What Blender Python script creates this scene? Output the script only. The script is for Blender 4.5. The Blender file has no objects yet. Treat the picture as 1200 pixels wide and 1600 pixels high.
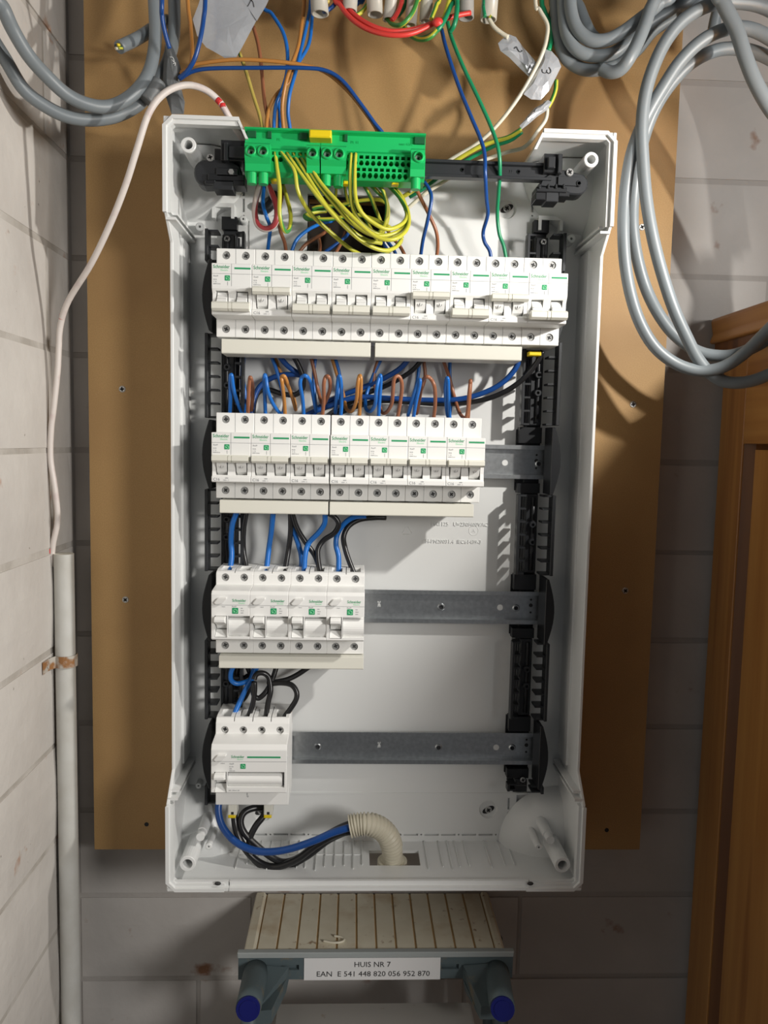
import bpy, bmesh, math, random
from mathutils import Vector, Matrix

random.seed(7)
S = bpy.context.scene
COL = S.collection

# ------------------------------------------------------------------ camera
# working frame in millimetres: X right, D distance from the camera plane into the wall, z height relative to the camera
RT = (0.99905149, -0.03803682, 0.02119708)
UP = (-0.01766975, 0.09078656, 0.9957136)
FW = (0.03979818, 0.99514371, -0.09002835)
FPX = 1209.63
BOARD = 815.0
CZ = 1.5
cd = bpy.data.cameras.new('camera'); cam = bpy.data.objects.new('camera', cd); COL.objects.link(cam)
cd.sensor_fit = 'HORIZONTAL'; cd.sensor_width = 36.0; cd.lens = 36.0 * FPX / 1200.0
cd.clip_start = 0.02; cd.clip_end = 50
m = Matrix((RT, UP, tuple(-c for c in FW))).transposed().to_4x4()
m.translation = (0, -BOARD / 1000, CZ)
cam.matrix_world = m
S.camera = cam

# ------------------------------------------------------------------ light and exposure
w = bpy.data.worlds.new('world'); S.world = w; w.use_nodes = True
w.node_tree.nodes['Background'].inputs[0].default_value = (0.92, 0.95, 1.0, 1)
w.node_tree.nodes['Background'].inputs[1].default_value = 0.085
S.view_settings.view_transform = 'Standard'; S.view_settings.look = 'None'
S.view_settings.gamma = 1; S.view_settings.exposure = 0.0; S.view_settings.use_curve_mapping = False

def area(name, p, target, watts, size, color):
    l = bpy.data.lights.new(name, 'AREA'); l.energy = watts; l.size = size; l.color = color; l.shape = 'DISK'
    o = bpy.data.objects.new(name, l); COL.objects.link(o)
    o.location = (p[0] / 1000, (p[1] - BOARD) / 1000, CZ + p[2] / 1000)
    t = Vector((target[0] / 1000, (target[1] - BOARD) / 1000, CZ + target[2] / 1000))
    o.rotation_euler = (t - o.location).to_track_quat('-Z', 'Y').to_euler()
area('work_lamp', (445, 466, 207), (-555, 500, -253), 3.7, 0.022, (1.0, 0.96, 0.90))
area('room_fill', (950, -500, 150), (-50, 800, -250), 14.0, 0.35, (1.0, 0.97, 0.93))  # added unseen soft fill, brightens the left wall and lower rows

# ------------------------------------------------------------------ helpers
def W(v): return Vector((v[0] / 1000, (v[1] - BOARD) / 1000, CZ + v[2] / 1000))
def U(px, py, D):
    """the real point at depth D (mm) that the photograph shows at this pixel"""
    d = [RT[i] * (px - 600) / FPX - UP[i] * (py - 800) / FPX + FW[i] for i in range(3)]
    return (d[0] / d[1] * D, D, d[2] / d[1] * D)
ORG = {}

def tag(o, label=None, cat=None, group=None, kind=None):
    if label: o['label'] = label
    if cat: o['category'] = cat
    if group: o['group'] = group
    if kind: o['kind'] = kind
    return o
def empty(name, org, label=None, cat=None, group=None, kind=None):
    o = bpy.data.objects.new(name, None); COL.objects.link(o); o.location = W(org)
    o.empty_display_size = 0.02
    ORG[o.name] = org
    return tag(o, label, cat, group, kind)

class MB:
    def __init__(s): s.v = []; s.f = []; s.sm = []; s.uv = {}
    def add(s, vs, fs, smooth=False, uvs=None):
        b = len(s.v); s.v += [tuple(v) for v in vs]
        for i, f in enumerate(fs):
            if uvs: s.uv[len(s.f)] = uvs[i]
            s.f.append(tuple(b + k for k in f)); s.sm.append(smooth)
        return s
    def box(s, X0, X1, D0, D1, z0, z1, M=None):
        X0, X1 = min(X0, X1), max(X0, X1); D0, D1 = min(D0, D1), max(D0, D1); z0, z1 = min(z0, z1), max(z0, z1)
        vs = [(X0, D0, z0), (X1, D0, z0), (X1, D1, z0), (X0, D1, z0), (X0, D0, z1), (X1, D0, z1), (X1, D1, z1), (X0, D1, z1)]
        if M is not None: vs = [tuple(M @ Vector(v)) for v in vs]
        return s.add(vs, [(0, 3, 2, 1), (4, 5, 6, 7), (0, 1, 5, 4), (1, 2, 6, 5), (2, 3, 7, 6), (3, 0, 4, 7)])
    def bbox(s, X0, X1, D0, D1, z0, z1, b=0.6, M=None):
        """box with chamfered front edges and corners"""
        X0, X1 = min(X0, X1), max(X0, X1); D0, D1 = min(D0, D1), max(D0, D1); z0, z1 = min(z0, z1), max(z0, z1)
        b = min(b, (X1 - X0) * .45, (z1 - z0) * .45, (D1 - D0) * .45)
        def ring(D, i): return [(X0 + i + b * .5, D, z0 + i), (X1 - i - b * .5, D, z0 + i), (X1 - i, D, z0 + i + b * .5), (X1 - i, D, z1 - i - b * .5),
                                (X1 - i - b * .5, D, z1 - i), (X0 + i + b * .5, D, z1 - i), (X0 + i, D, z1 - i - b * .5), (X0 + i, D, z0 + i + b * .5)]
        vs = ring(D0, b) + ring(D0 + b, 0) + ring(D1, 0)
        if M is not None: vs = [tuple(M @ Vector(v)) for v in vs]
        fs = [tuple(range(8)), tuple(reversed(range(16, 24)))]
        for r in (0, 8):
            for k in range(8):
                fs.append((r + k, r + 8 + k, r + 8 + (k + 1) % 8, r + (k + 1) % 8))
        return s.add(vs, fs)
    def px(s, a, b, c, d, D0, D1, bev=0.5):
        """box whose front (at depth D0) fills the pixel rectangle a,b - c,d, running back to D1"""
        l = U(a, (b + d) / 2, D0)[0]; r = U(c, (b + d) / 2, D0)[0]
        t = U((a + c) / 2, b, D0)[2]; q = U((a + c) / 2, d, D0)[2]
        return s.bbox(l, r, D0, D1, q, t, bev)
    def prism(s, poly, axis, a, b, smooth=False):
        """poly of 2-D points extruded along axis 'X' (pts are D,z), 'D' (pts X,z) or 'z' (pts X,D)"""
        def P(p, t): return {'X': (t, p[0], p[1]), 'D': (p[0], t, p[1]), 'z': (p[0], p[1], t)}[axis]
        ar = sum(poly[i][0] * poly[(i + 1) % len(poly)][1] - poly[(i + 1) % len(poly)][0] * poly[i][1] for i in range(len(poly)))
        n = len(poly); vs = [P(p, a) for p in poly] + [P(p, b) for p in poly]
        fs = [tuple(reversed(range(n))), tuple(range(n, 2 * n))]
        for k in range(n): fs.append((k, (k + 1) % n, n + (k + 1) % n, n + k))
        flip = (ar < 0) ^ (b < a) ^ (axis == 'D')
        if flip: fs = [tuple(reversed(f)) for f in fs]
        return s.add(vs, fs, smooth)
    def cyl(s, c, r, D0, D1, n=20, r2=None, smooth=False, axis='D'):
        r2 = r if r2 is None else r2
        vs = []
        for (D, rr) in ((D0, r), (D1, r2)):
            for k in range(n):
                t = 2 * math.pi * k / n
                if axis == 'D': vs.append((c[0] + rr * math.cos(t), D, c[1] + rr * math.sin(t)))
                elif axis == 'z': vs.append((c[0] + rr * math.cos(t), c[1] + rr * math.sin(t), D))
                else: vs.append((D, c[0] + rr * math.cos(t), c[1] + rr * math.sin(t)))
        fs = [tuple(range(n)), tuple(reversed(range(n, 2 * n)))]
        for k in range(n): fs.append((k, n + k, n + (k + 1) % n, (k + 1) % n))
        if (D1 < D0) ^ (axis != 'D'): fs = [tuple(reversed(f)) for f in fs]
        return s.add(vs, fs, smooth)
    def ring(s, c, ro, ri, D0, D1, n=24, dfloor=None):
        """tube post standing out of a panel: ring at D0 with a bore of depth to dfloor"""
        dfl = D1 if dfloor is None else dfloor
        vs = []
        for (D, r) in ((D1, ro * 1.12), (D0 + .6, ro), (D0, ro - .6), (D0, ri), (dfl, ri * .9)):
            for k in range(n):
                t = 2 * math.pi * k / n; vs.append((c[0] + r * math.cos(t), D, c[1] + r * math.sin(t)))
        fs = []
        for q in range(4):
            for k in range(n): fs.append((q * n + k, q * n + (k + 1) % n, (q + 1) * n + (k + 1) % n, (q + 1) * n + k))
        fs.append(tuple(range(4 * n, 5 * n)))
        return s.add(vs, fs)
    def tube(s, pts, r, n=10, sub=6, cap=True, twist=0.0, flat=1.0, radf=None):
        P = [Vector(p) for p in pts]
        # Catmull-Rom
        Q = []
        if len(P) == 2: Q = [P[0].lerp(P[1], k / 4) for k in range(5)]
        else:
            E = [P[0] * 2 - P[1]] + P + [P[-1] * 2 - P[-2]]
            for i in range(1, len(E) - 2):
                a, b, c, d = E[i - 1:i + 3]
                for k in range(sub):
                    t = k / sub
                    Q.append(0.5 * ((2 * b) + (c - a) * t + (2 * a - 5 * b + 4 * c - d) * t * t + (3 * b - a - 3 * c + d) * t ** 3))
            Q.append(P[-1])
        T = [(Q[min(i + 1, len(Q) - 1)] - Q[max(i - 1, 0)]).normalized() for i in range(len(Q))]
        N = T[0].orthogonal().normalized() if abs(T[0].dot(Vector((0, 1, 0)))) > .98 else (Vector((0, -1, 0)) - T[0] * T[0].dot(Vector((0, -1, 0)))).normalized()
        vs = []; L = 0; Ls = []
        for i, q in enumerate(Q):
            if i:
                L += (q - Q[i - 1]).length
                N = (N - T[i] * T[i].dot(N))
                N = N.normalized() if N.length > 1e-6 else T[i].orthogonal().normalized()
            Ls.append(L); B = T[i].cross(N)
            rr = r * (radf(i, len(Q)) if radf else 1)
            for k in range(n):
                t = 2 * math.pi * k / n + twist * L
                vs.append(q + (N * math.cos(t) * flat + B * math.sin(t)) * rr)
        fs = []; uv = []
        for i in range(len(Q) - 1):
            for k in range(n):
                fs.append((i * n + k, i * n + (k + 1) % n, (i + 1) * n + (k + 1) % n, (i + 1) * n + k))
                a, b = k / n, (k + 1) / n
                uv.append(((a, Ls[i] / 20), (b, Ls[i] / 20), (b, Ls[i + 1] / 20), (a, Ls[i + 1] / 20)))
        s.add(vs, fs, True, uv)
        if cap:
            b = len(s.v) - len(vs)
            s.f.append(tuple(b + k for k in reversed(range(n)))); s.sm.append(False)
            s.f.append(tuple(b + (len(Q) - 1) * n + k for k in range(n))); s.sm.append(False)
        return s
    def sph(s, c, r, n=12, m_=7, sc=(1, 1, 1)):
        vs = []; fs = []
        for i in range(m_ + 1):
            ph = math.pi * i / m_
            for k in range(n):
                t = 2 * math.pi * k / n
                vs.append((c[0] + r * sc[0] * math.sin(ph) * math.cos(t), c[1] + r * sc[1] * math.sin(ph) * math.sin(t), c[2] + r * sc[2] * math.cos(ph)))
        for i in range(m_):
            for k in range(n):
                fs.append((i * n + k, (i + 1) * n + k, (i + 1) * n + (k + 1) % n, i * n + (k + 1) % n))
        return s.add(vs, fs, True)
    def text(s, body, size, X, z, D, bold=0.0, align='LEFT', depth=0.12, M=None, shear=0.0, sx=1.0):
        c = bpy.data.curves.new('t', 'FONT'); c.body = body; c.size = size; c.offset = bold; c.extrude = depth / 2
        c.align_x = align; c.resolution_u = 2; c.shear = shear
        o = bpy.data.objects.new('t', c); COL.objects.link(o)
        me = bpy.data.meshes.new_from_object(o)
        vs = [(v.co.x * sx, -v.co.z, v.co.y) for v in me.vertices]
        if M is not None: vs = [tuple(M @ Vector(v)) for v in vs]
        vs = [(v[0] + X, v[1] + D, v[2] + z) for v in vs]
        s.add(vs, [tuple(p.vertices) for p in me.polygons])
        bpy.data.objects.remove(o); bpy.data.curves.remove(c); bpy.data.meshes.remove(me)
        return s
    def rot(s, axis, deg, c, start=0):
        M = Matrix.Rotation(math.radians(deg), 3, axis); c = Vector(c)
        s.v[start:] = [tuple(M @ (Vector(v) - c) + c) for v in s.v[start:]]
        return s
    def mesh(s, name, org):
        me = bpy.data.meshes.new(name)
        me.from_pydata([((v[0] - org[0]) / 1000, (v[1] - org[1]) / 1000, (v[2] - org[2]) / 1000) for v in s.v], [], s.f)
        me.polygons.foreach_set('use_smooth', s.sm)
        if s.uv:
            ul = me.uv_layers.new(name='UVMap')
            for i, p in enumerate(me.polygons):
                if i in s.uv:
                    for li, uvv in zip(p.loop_indices, s.uv[i]): ul.data[li].uv = uvv
        me.update()
        return me
    def build(s, name, mat_, parent=None, cut=None, bevel=0, label=None, cat=None, group=None, kind=None, weld=False):
        if parent is not None: org = ORG[parent.name]
        else:
            org = tuple((min(v[i] for v in s.v) + max(v[i] for v in s.v)) / 2 for i in range(3))
        me = s.mesh(name, org)
        bm = bmesh.new(); bm.from_mesh(me)
        if cut is not None: bmesh.ops.remove_doubles(bm, verts=bm.verts, dist=1e-6)
        if len(s.f) < 4000: bmesh.ops.recalc_face_normals(bm, faces=bm.faces)
        if bevel:
            es = [e for e in bm.edges if len(e.link_faces) == 2 and e.calc_face_angle(0) > .5]
            bmesh.ops.bevel(bm, geom=es, offset=bevel / 1000, segments=1, affect='EDGES', clamp_overlap=True)
        bm.to_mesh(me); bm.free()
        o = bpy.data.objects.new(name, me)
        if cut is not None:
            cm = cut.mesh('cutter', org); bm = bmesh.new(); bm.from_mesh(cm); bmesh.ops.recalc_face_normals(bm, faces=bm.faces); bm.to_mesh(cm); bm.free()
            co = bpy.data.objects.new('cutter', cm)
            COL.objects.link(o); COL.objects.link(co)
            md = o.modifiers.new('b', 'BOOLEAN'); md.object = co; md.operation = 'DIFFERENCE'; md.solver = 'EXACT'; md.use_self = True
            dg = bpy.context.evaluated_depsgraph_get(); dg.update()
            nm = bpy.data.meshes.new_from_object(o.evaluated_get(dg)); nm.name = name
            o.modifiers.clear(); o.data = nm
            bpy.data.objects.remove(co); bpy.data.meshes.remove(cm)
        else: COL.objects.link(o)
        o.data.materials.clear(); o.data.materials.append(mat_)
        if parent is not None:
            o.parent = parent
        else: o.location = W(org)
        ORG[o.name] = org
        return tag(o, label, cat, group, kind)

CHILD = {}
def copy_tree(o, parent=None):
    c = o.copy(); COL.objects.link(c); c.parent = parent
    ORG[c.name] = ORG[o.name]
    for ch in [x for x in ALL_CH(o)]: copy_tree(ch, c)
    return c
def ALL_CH(o): return [x for x in COL.objects if x.parent == o]
def move(o, d):
    o.location = o.location + Vector(d) / 1000
    q = ORG[o.name]; ORG[o.name] = (q[0] + d[0], q[1] + d[1], q[2] + d[2])

# ------------------------------------------------------------------ materials
def mat(name, col, rough=.5, metal=0, var=.0, vscale=60, bump=0, bscale=200, spec=.5, col2=None, stretch=(1, 1, 1), detail=4, lo=.35, hi=.65, coat=0):
    M = bpy.data.materials.new(name); M.use_nodes = True; nt = M.node_tree; b = nt.nodes['Principled BSDF']
    b.inputs['Base Color'].default_value = (*col, 1); b.inputs['Roughness'].default_value = rough; b.inputs['Metallic'].default_value = metal
    b.inputs['Specular IOR Level'].default_value = spec; b.inputs['Coat Weight'].default_value = coat
    if col2 is not None or bump:
        tc = nt.nodes.new('ShaderNodeTexCoord'); mp = nt.nodes.new('ShaderNodeMapping'); mp.inputs['Scale'].default_value = stretch
        geo = nt.nodes.new('ShaderNodeNewGeometry')
        nt.links.new(geo.outputs['Position'], mp.inputs['Vector'])
    if col2 is not None:
        n = nt.nodes.new('ShaderNodeTexNoise'); n.inputs['Scale'].default_value = vscale; n.inputs['Detail'].default_value = detail
        nt.links.new(mp.outputs[0], n.inputs['Vector'])
        r = nt.nodes.new('ShaderNodeValToRGB'); r.color_ramp.elements[0].position = lo; r.color_ramp.elements[1].position = hi
        r.color_ramp.elements[0].color = (*col, 1); r.color_ramp.elements[1].color = (*col2, 1)
        nt.links.new(n.outputs['Fac'], r.inputs['Fac']); nt.links.new(r.outputs[0], b.inputs['Base Color'])
        M['ramp'] = r.name
    if bump:
        n2 = nt.nodes.new('ShaderNodeTexNoise'); n2.inputs['Scale'].default_value = bscale; n2.inputs['Detail'].default_value = 5
        nt.links.new(mp.outputs[0], n2.inputs['Vector'])
        bp = nt.nodes.new('ShaderNodeBump'); bp.inputs['Strength'].default_value = bump; bp.inputs['Distance'].default_value = .002
        nt.links.new(n2.outputs['Fac'], bp.inputs['Height']); nt.links.new(bp.outputs[0], b.inputs['Normal'])
    return M
def overlay(M, col, scale, lo, hi, detail=6, stretch=(1, 1, 1), off=(0, 0, 0)):
    """stain with a shape of its own mixed over the base colour"""
    nt = M.node_tree; b = nt.nodes['Principled BSDF']
    geo = nt.nodes.new('ShaderNodeNewGeometry'); mp = nt.nodes.new('ShaderNodeMapping'); mp.inputs['Scale'].default_value = stretch; mp.inputs['Location'].default_value = off
    nt.links.new(geo.outputs['Position'], mp.inputs['Vector'])
    n = nt.nodes.new('ShaderNodeTexNoise'); n.inputs['Scale'].default_value = scale; n.inputs['Detail'].default_value = detail
    nt.links.new(mp.outputs[0], n.inputs['Vector'])
    r = nt.nodes.new('ShaderNodeValToRGB'); r.color_ramp.elements[0].position = lo; r.color_ramp.elements[1].position = hi
    r.color_ramp.elements[0].color = (0, 0, 0, 1); r.color_ramp.elements[1].color = (1, 1, 1, 1)
    nt.links.new(n.outputs['Fac'], r.inputs['Fac'])
    mx = nt.nodes.new('ShaderNodeMix'); mx.data_type = 'RGBA'
    nt.links.new(r.outputs[0], mx.inputs[0])
    if b.inputs['Base Color'].links: nt.links.new(b.inputs['Base Color'].links[0].from_socket, mx.inputs[6])
    else: mx.inputs[6].default_value = b.inputs['Base Color'].default_value
    mx.inputs[7].default_value = (*col, 1)
    nt.links.new(mx.outputs[2], b.inputs['Base Color'])
    return M

M_case = mat('white_case_plastic', (.74, .75, .74), .32)
M_dev = mat('white_device_plastic', (.80, .80, .78), .38)
M_dev2 = mat('light_grey_plastic', (.66, .66, .65), .4)
M_cream = mat('cream_plastic', (.72, .71, .63), .42)
M_blackp = mat('black_plastic', (.012, .013, .015), .35)
M_blackg = mat('dark_grey_plastic', (.022, .024, .027), .38)
M_green = mat('green_plastic', (.008, .46, .12), .42)
M_greend = mat('recess_shade_green', (.004, .09, .03), .5)  # darker copy of the green plastic, recess shade put into the colour
M_greenp = mat('green_print', (.02, .30, .12), .5)
M_greenl = mat('pale_green_print', (.30, .75, .42), .5)
M_greyp = mat('grey_print', (.25, .26, .27), .6)
M_inkblk = mat('black_ink', (.02, .02, .02), .6)
M_yellow = mat('yellow_plastic', (.80, .60, .01), .4)
M_steel = mat('zinc_steel', (.60, .62, .63), .33, 1, col2=(.48, .50, .51), vscale=250, lo=.3, hi=.7)
M_screw = mat('screw_metal', (.50, .50, .49), .35, .6)
M_screwd = mat('screw_slot', (.03, .03, .03), .6)
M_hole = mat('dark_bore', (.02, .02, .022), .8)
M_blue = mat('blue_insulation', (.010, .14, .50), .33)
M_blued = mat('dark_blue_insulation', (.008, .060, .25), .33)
M_brown = mat('brown_insulation', (.30, .115, .055), .35)
M_orange = mat('orange_brown_insulation', (.46, .20, .045), .35)
M_black = mat('black_insulation', (.012, .012, .013), .32)
M_red = mat('red_insulation', (.68, .05, .04), .4)
M_gn = mat('green_insulation', (.01, .24, .10), .35)
M_white = mat('white_insulation', (.66, .62, .50), .42)
M_greyc = mat('grey_cable_sheath', (.185, .21, .225), .42)
M_tape = mat('silver_duct_tape', (.56, .58, .61), .28, .35, bump=.8, bscale=60, col2=(.48, .50, .53), vscale=30, stretch=(1, 1, 1))
M_taped = mat('dull_grey_tape', (.16, .17, .175), .5, .15, bump=.6, bscale=60)
M_whitesh = mat('white_paint_cable', (.68, .62, .58), .45, col2=(.60, .50, .48), vscale=60, lo=.55, hi=.7)
M_redpaint = mat('red_paint', (.62, .03, .03), .5)
M_conduit = mat('painted_conduit', (.58, .58, .55), .5, bump=.15, bscale=80, col2=(.50, .49, .45), vscale=25)
overlay(M_conduit, (.30, .20, .12), 30, .66, .72, stretch=(1, 1, .3))
M_rust = mat('rusty_painted_metal', (.48, .45, .40), .6, col2=(.30, .14, .05), vscale=90, lo=.45, hi=.6)
M_corr = mat('cream_conduit', (.60, .56, .44), .45)
M_chocbl = mat('milky_connector', (.50, .48, .42), .35)
M_paper = mat('paper_label', (.72, .72, .72), .7)
M_platf = mat('beige_plastic', (.72, .68, .55), .5, col2=(.66, .61, .48), vscale=40)
overlay(M_platf, (.30, .20, .11), 95, .64, .73, detail=8)
overlay(M_platf, (.48, .36, .22), 24, .54, .78, detail=8, off=(3, 1, 0))
M_bgrey = mat('blue_grey_plastic', (.085, .115, .125), .5, bump=.1, bscale=300)
overlay(M_bgrey, (.18, .15, .10), 60, .60, .72)
M_capblue = mat('dark_blue_cap', (.006, .009, .13), .35)
M_tread = mat('grey_painted_box', (.30, .29, .27), .6, bump=.1, bscale=60)
overlay(M_tread, (.18, .12, .06), 40, .64, .7)
# fibre board
M_mdf = mat('brown_fibreboard', (.43, .265, .105), .62, col2=(.37, .22, .085), vscale=900, detail=3, bump=.10, bscale=1500)
overlay(M_mdf, (.25, .14, .05), 620, .70, .78, detail=2)
overlay(M_mdf, (.55, .38, .18), 700, .70, .78, detail=2, off=(5, 2, 1))
overlay(M_mdf, (.33, .19, .075), 7, .45, .75, detail=3)
M_mdfe = mat('board_edge', (.46, .30, .14), .8, bump=.2, bscale=400)
# painted masonry
M_brick = mat('white_painted_brick', (.62, .59, .55), .72, col2=(.54, .51, .475), vscale=9, bump=.8, bscale=38, detail=6)
overlay(M_brick, (.40, .20, .11), 24, .68, .76, detail=7)
overlay(M_brick, (.20, .17, .14), 90, .73, .76, detail=4, off=(1, 4, 2))
M_mortar = mat('painted_mortar', (.52, .49, .45), .85, col2=(.40, .37, .33), vscale=30, bump=.8, bscale=60)
overlay(M_mortar, (.30, .13, .06), 20, .66, .75, detail=7)
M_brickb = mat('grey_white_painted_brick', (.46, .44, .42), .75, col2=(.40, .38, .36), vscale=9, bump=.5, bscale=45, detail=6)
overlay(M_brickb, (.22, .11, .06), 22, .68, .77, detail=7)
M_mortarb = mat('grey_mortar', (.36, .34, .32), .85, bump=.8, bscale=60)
M_floor = mat('concrete_floor', (.22, .21, .20), .8, bump=.3, bscale=30)
# pine
def wood(name, a, b_, c_, sc=1.0, along='z'):
    st = {'z': (90 * sc, 90 * sc, 4), 'x': (4, 90 * sc, 90 * sc), 'y': (90 * sc, 4, 90 * sc)}[along]
    M = mat(name, a, .38, col2=b_, vscale=1.0, stretch=st, detail=5, lo=.3, hi=.7)
    overlay(M, c_, 1.0, .56, .66, detail=3, stretch=tuple(k * .35 for k in st))
    return M
M_pine = wood('orange_pine', (.52, .26, .075), (.40, .18, .048), (.32, .13, .035))
M_piney = wood('orange_pine_across', (.50, .25, .072), (.38, .17, .045), (.28, .11, .03), along='y')
M_groove = wood('dark_pine_moulding', (.20, .08, .02), (.14, .05, .014), (.10, .035, .01))

def stripe_mat(name, a, b_, w0=.30, ph=0.0):
    M = mat(name, a, .35); nt = M.node_tree; bs = nt.nodes['Principled BSDF']
    uv = nt.nodes.new('ShaderNodeUVMap'); sp = nt.nodes.new('ShaderNodeSeparateXYZ'); nt.links.new(uv.outputs[0], sp.inputs[0])
    ma = nt.nodes.new('ShaderNodeMath'); ma.operation = 'ADD'; ma.inputs[1].default_value = ph; nt.links.new(sp.outputs[0], ma.inputs[0])
    fr = nt.nodes.new('ShaderNodeMath'); fr.operation = 'FRACT'; nt.links.new(ma.outputs[0], fr.inputs[0])
    lt = nt.nodes.new('ShaderNodeMath'); lt.operation = 'LESS_THAN'; lt.inputs[1].default_value = w0; nt.links.new(fr.outputs[0], lt.inputs[0])
    mx = nt.nodes.new('ShaderNodeMix'); mx.data_type = 'RGBA'; nt.links.new(lt.outputs[0], mx.inputs[0])
    mx.inputs[6].default_value = (*a, 1); mx.inputs[7].default_value = (*b_, 1); nt.links.new(mx.outputs[2], bs.inputs['Base Color'])
    return M
M_yg = stripe_mat('yellow_green_insulation', (.52, .50, .045), (.05, .25, .05), .32)
M_ygo = stripe_mat('old_yellow_green_insulation', (.46, .36, .08), (.06, .15, .03), .35)
M_rw = stripe_mat('red_white_sheath', (.58, .48, .45), (.30, .035, .04), .6)

exec_marker = None

# ================================================================== structure
def joints(): return [-16.5 + 101.2 * k for k in range(-9, 8)]
def brick_mesh(lx, ly, h, axis, v):
    """one hand-laid brick: slightly uneven front face with rounded arrises; axis 'X' faces +X, 'D' faces -D"""
    mb = MB(); random.seed(v * 13 + 5)
    n0 = 4; n1 = 3
    pts = []
    for i in range(n0 + 1):
        for j in range(n1 + 1):
            a = i / n0; c = j / n1
            edge = (i in (0, n0)) or (j in (0, n1))
            h_ = -1.3 if edge else random.uniform(-.5, .5)
            pts.append((a * lx, h_, c * h))
    vs = []
    for (a, q, c) in pts:
        vs.append((q, -a, c) if axis == 'X' else (a, -q, c))
    bk = -18
    cs = [(0, 0), (lx, 0), (lx, h), (0, h)]
    fs = []
    id_ = lambda i, j: i * (n1 + 1) + j
    for i in range(n0):
        for j in range(n1): fs.append((id_(i, j), id_(i + 1, j), id_(i + 1, j + 1), id_(i, j + 1)))
    rim = [id_(i, 0) for i in range(n0 + 1)] + [id_(n0, j) for j in range(1, n1 + 1)] + [id_(i, n1) for i in range(n0 - 1, -1, -1)] + [id_(0, j) for j in range(n1 - 1, 0, -1)]
    b = len(vs)
    for r_ in rim:
        p = vs[r_]; vs.append((bk, p[1], p[2]) if axis == 'X' else (p[0], -bk, p[2]))
    for k in range(len(rim)):
        k2 = (k + 1) % len(rim); fs.append((rim[k], rim[k2], b + k2, b + k))
    fs.append(tuple(b + k for k in range(len(rim))))
    mb.add(vs, fs)
    me = mb.mesh('brick', (0, 0, 0)); bm = bmesh.new(); bm.from_mesh(me); bmesh.ops.recalc_face_normals(bm, faces=bm.faces); bm.to_mesh(me); bm.free()
    return me
def lay(parent, me, p, sc=1.0, axis='D'):
    o = bpy.data.objects.new('brick', me); COL.objects.link(o); o.parent = parent
    og = ORG[parent.name]
    o.location = ((p[0] - og[0]) / 1000, (p[1] - og[1]) / 1000, (p[2] - og[2]) / 1000)
    if axis == 'D': o.scale = (sc, 1, 1)
    else: o.scale = (1, sc, 1)
    return o

wl = MB().box(-460, -305.2, 150, 1000, -1500, 900).build('wall_left', M_mortar, kind='structure')
bl = [brick_mesh(206, 0, 95, 'X', v) for v in range(4)]
for b_ in bl: b_.materials.append(M_brick)
for i, z in enumerate(joints()):
    D = 848 - (0 if i % 2 else 60)
    if i % 2 == 0: lay(wl, bl[i % 4], (-303 + random.uniform(-.8, .8), 848, z + 4), 54 / 204, 'X')
    while D > 320:
        lay(wl, random.choice(bl), (-303 + random.uniform(-1.0, 1.0), D, z + 4 + random.uniform(-.7, .7)), 1, 'X'); D -= 210
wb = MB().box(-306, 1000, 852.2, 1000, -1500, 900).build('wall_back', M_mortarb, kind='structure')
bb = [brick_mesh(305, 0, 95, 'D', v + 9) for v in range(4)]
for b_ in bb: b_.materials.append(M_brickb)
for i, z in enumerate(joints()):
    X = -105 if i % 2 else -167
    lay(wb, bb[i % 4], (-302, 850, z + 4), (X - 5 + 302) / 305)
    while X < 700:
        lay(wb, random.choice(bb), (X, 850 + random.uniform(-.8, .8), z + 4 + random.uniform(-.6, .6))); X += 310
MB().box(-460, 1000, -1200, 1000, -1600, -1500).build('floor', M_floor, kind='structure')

# ------------------------------------------------------------------ backing board
bd = empty('backing_board', (26, 815, -447), 'large brown fibreboard sheet screwed to the wall behind the white enclosure', 'board')
hole_cut = MB().box(-51, 27, 700, 900, 150, 245)
MB().box(-274, 326, 815, 833, -447, 650).build('panel', M_mdf, bd, cut=hole_cut)
for X in (-225, 270): MB().box(X - 22, X + 22, 833, 848.5, -440, 640).build('batten', M_pine, bd)
def screw_head(mb, X, z, D, r, rec=.0, n=16):
    mb.cyl((X, z), r * .82, D - .9, D, n, r2=r)
    return mb
def cross(mb, X, z, D, r, a=0.4, wd=.22):
    for k in (0, 1):
        t = a + k * math.pi / 2
        c, s_ = math.cos(t), math.sin(t)
        M = Matrix(((c, 0, -s_), (0, 1, 0), (s_, 0, c)))
        b = len(mb.v); mb.box(-r * .62, r * .62, -.08, .3, -r * wd, r * wd, M=M)
        mb.v[b:] = [(v[0] + X, v[1] + D, v[2] + z) for v in mb.v[b:]]
    return mb
def pz_screw(parent, X, z, D, r, a=.4, name='screw', m1=None, label=None):
    o = screw_head(MB(), X, z, D, r).build(name, m1 or M_screw, parent, label=label)
    cross(MB(), X, z, D - .95, r, a).build('cross_slot', M_screwd, o)
    return o
for (px, py, a) in ((191, 608, .1), (196, 937, .78), (989, 632, .3), (977, 923, .9), (1003, 355, .5)):
    u = U(px, py, 815); pz_screw(bd, u[0], u[2], 815, 3.6, a)
for (px, py) in ((229, 1288), (948, 1297)):
    u = U(px, py, 815); MB().cyl((u[0], u[2]), 2.4, 814.8, 815.5, 12).build('screw_hole', M_hole, bd)

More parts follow.
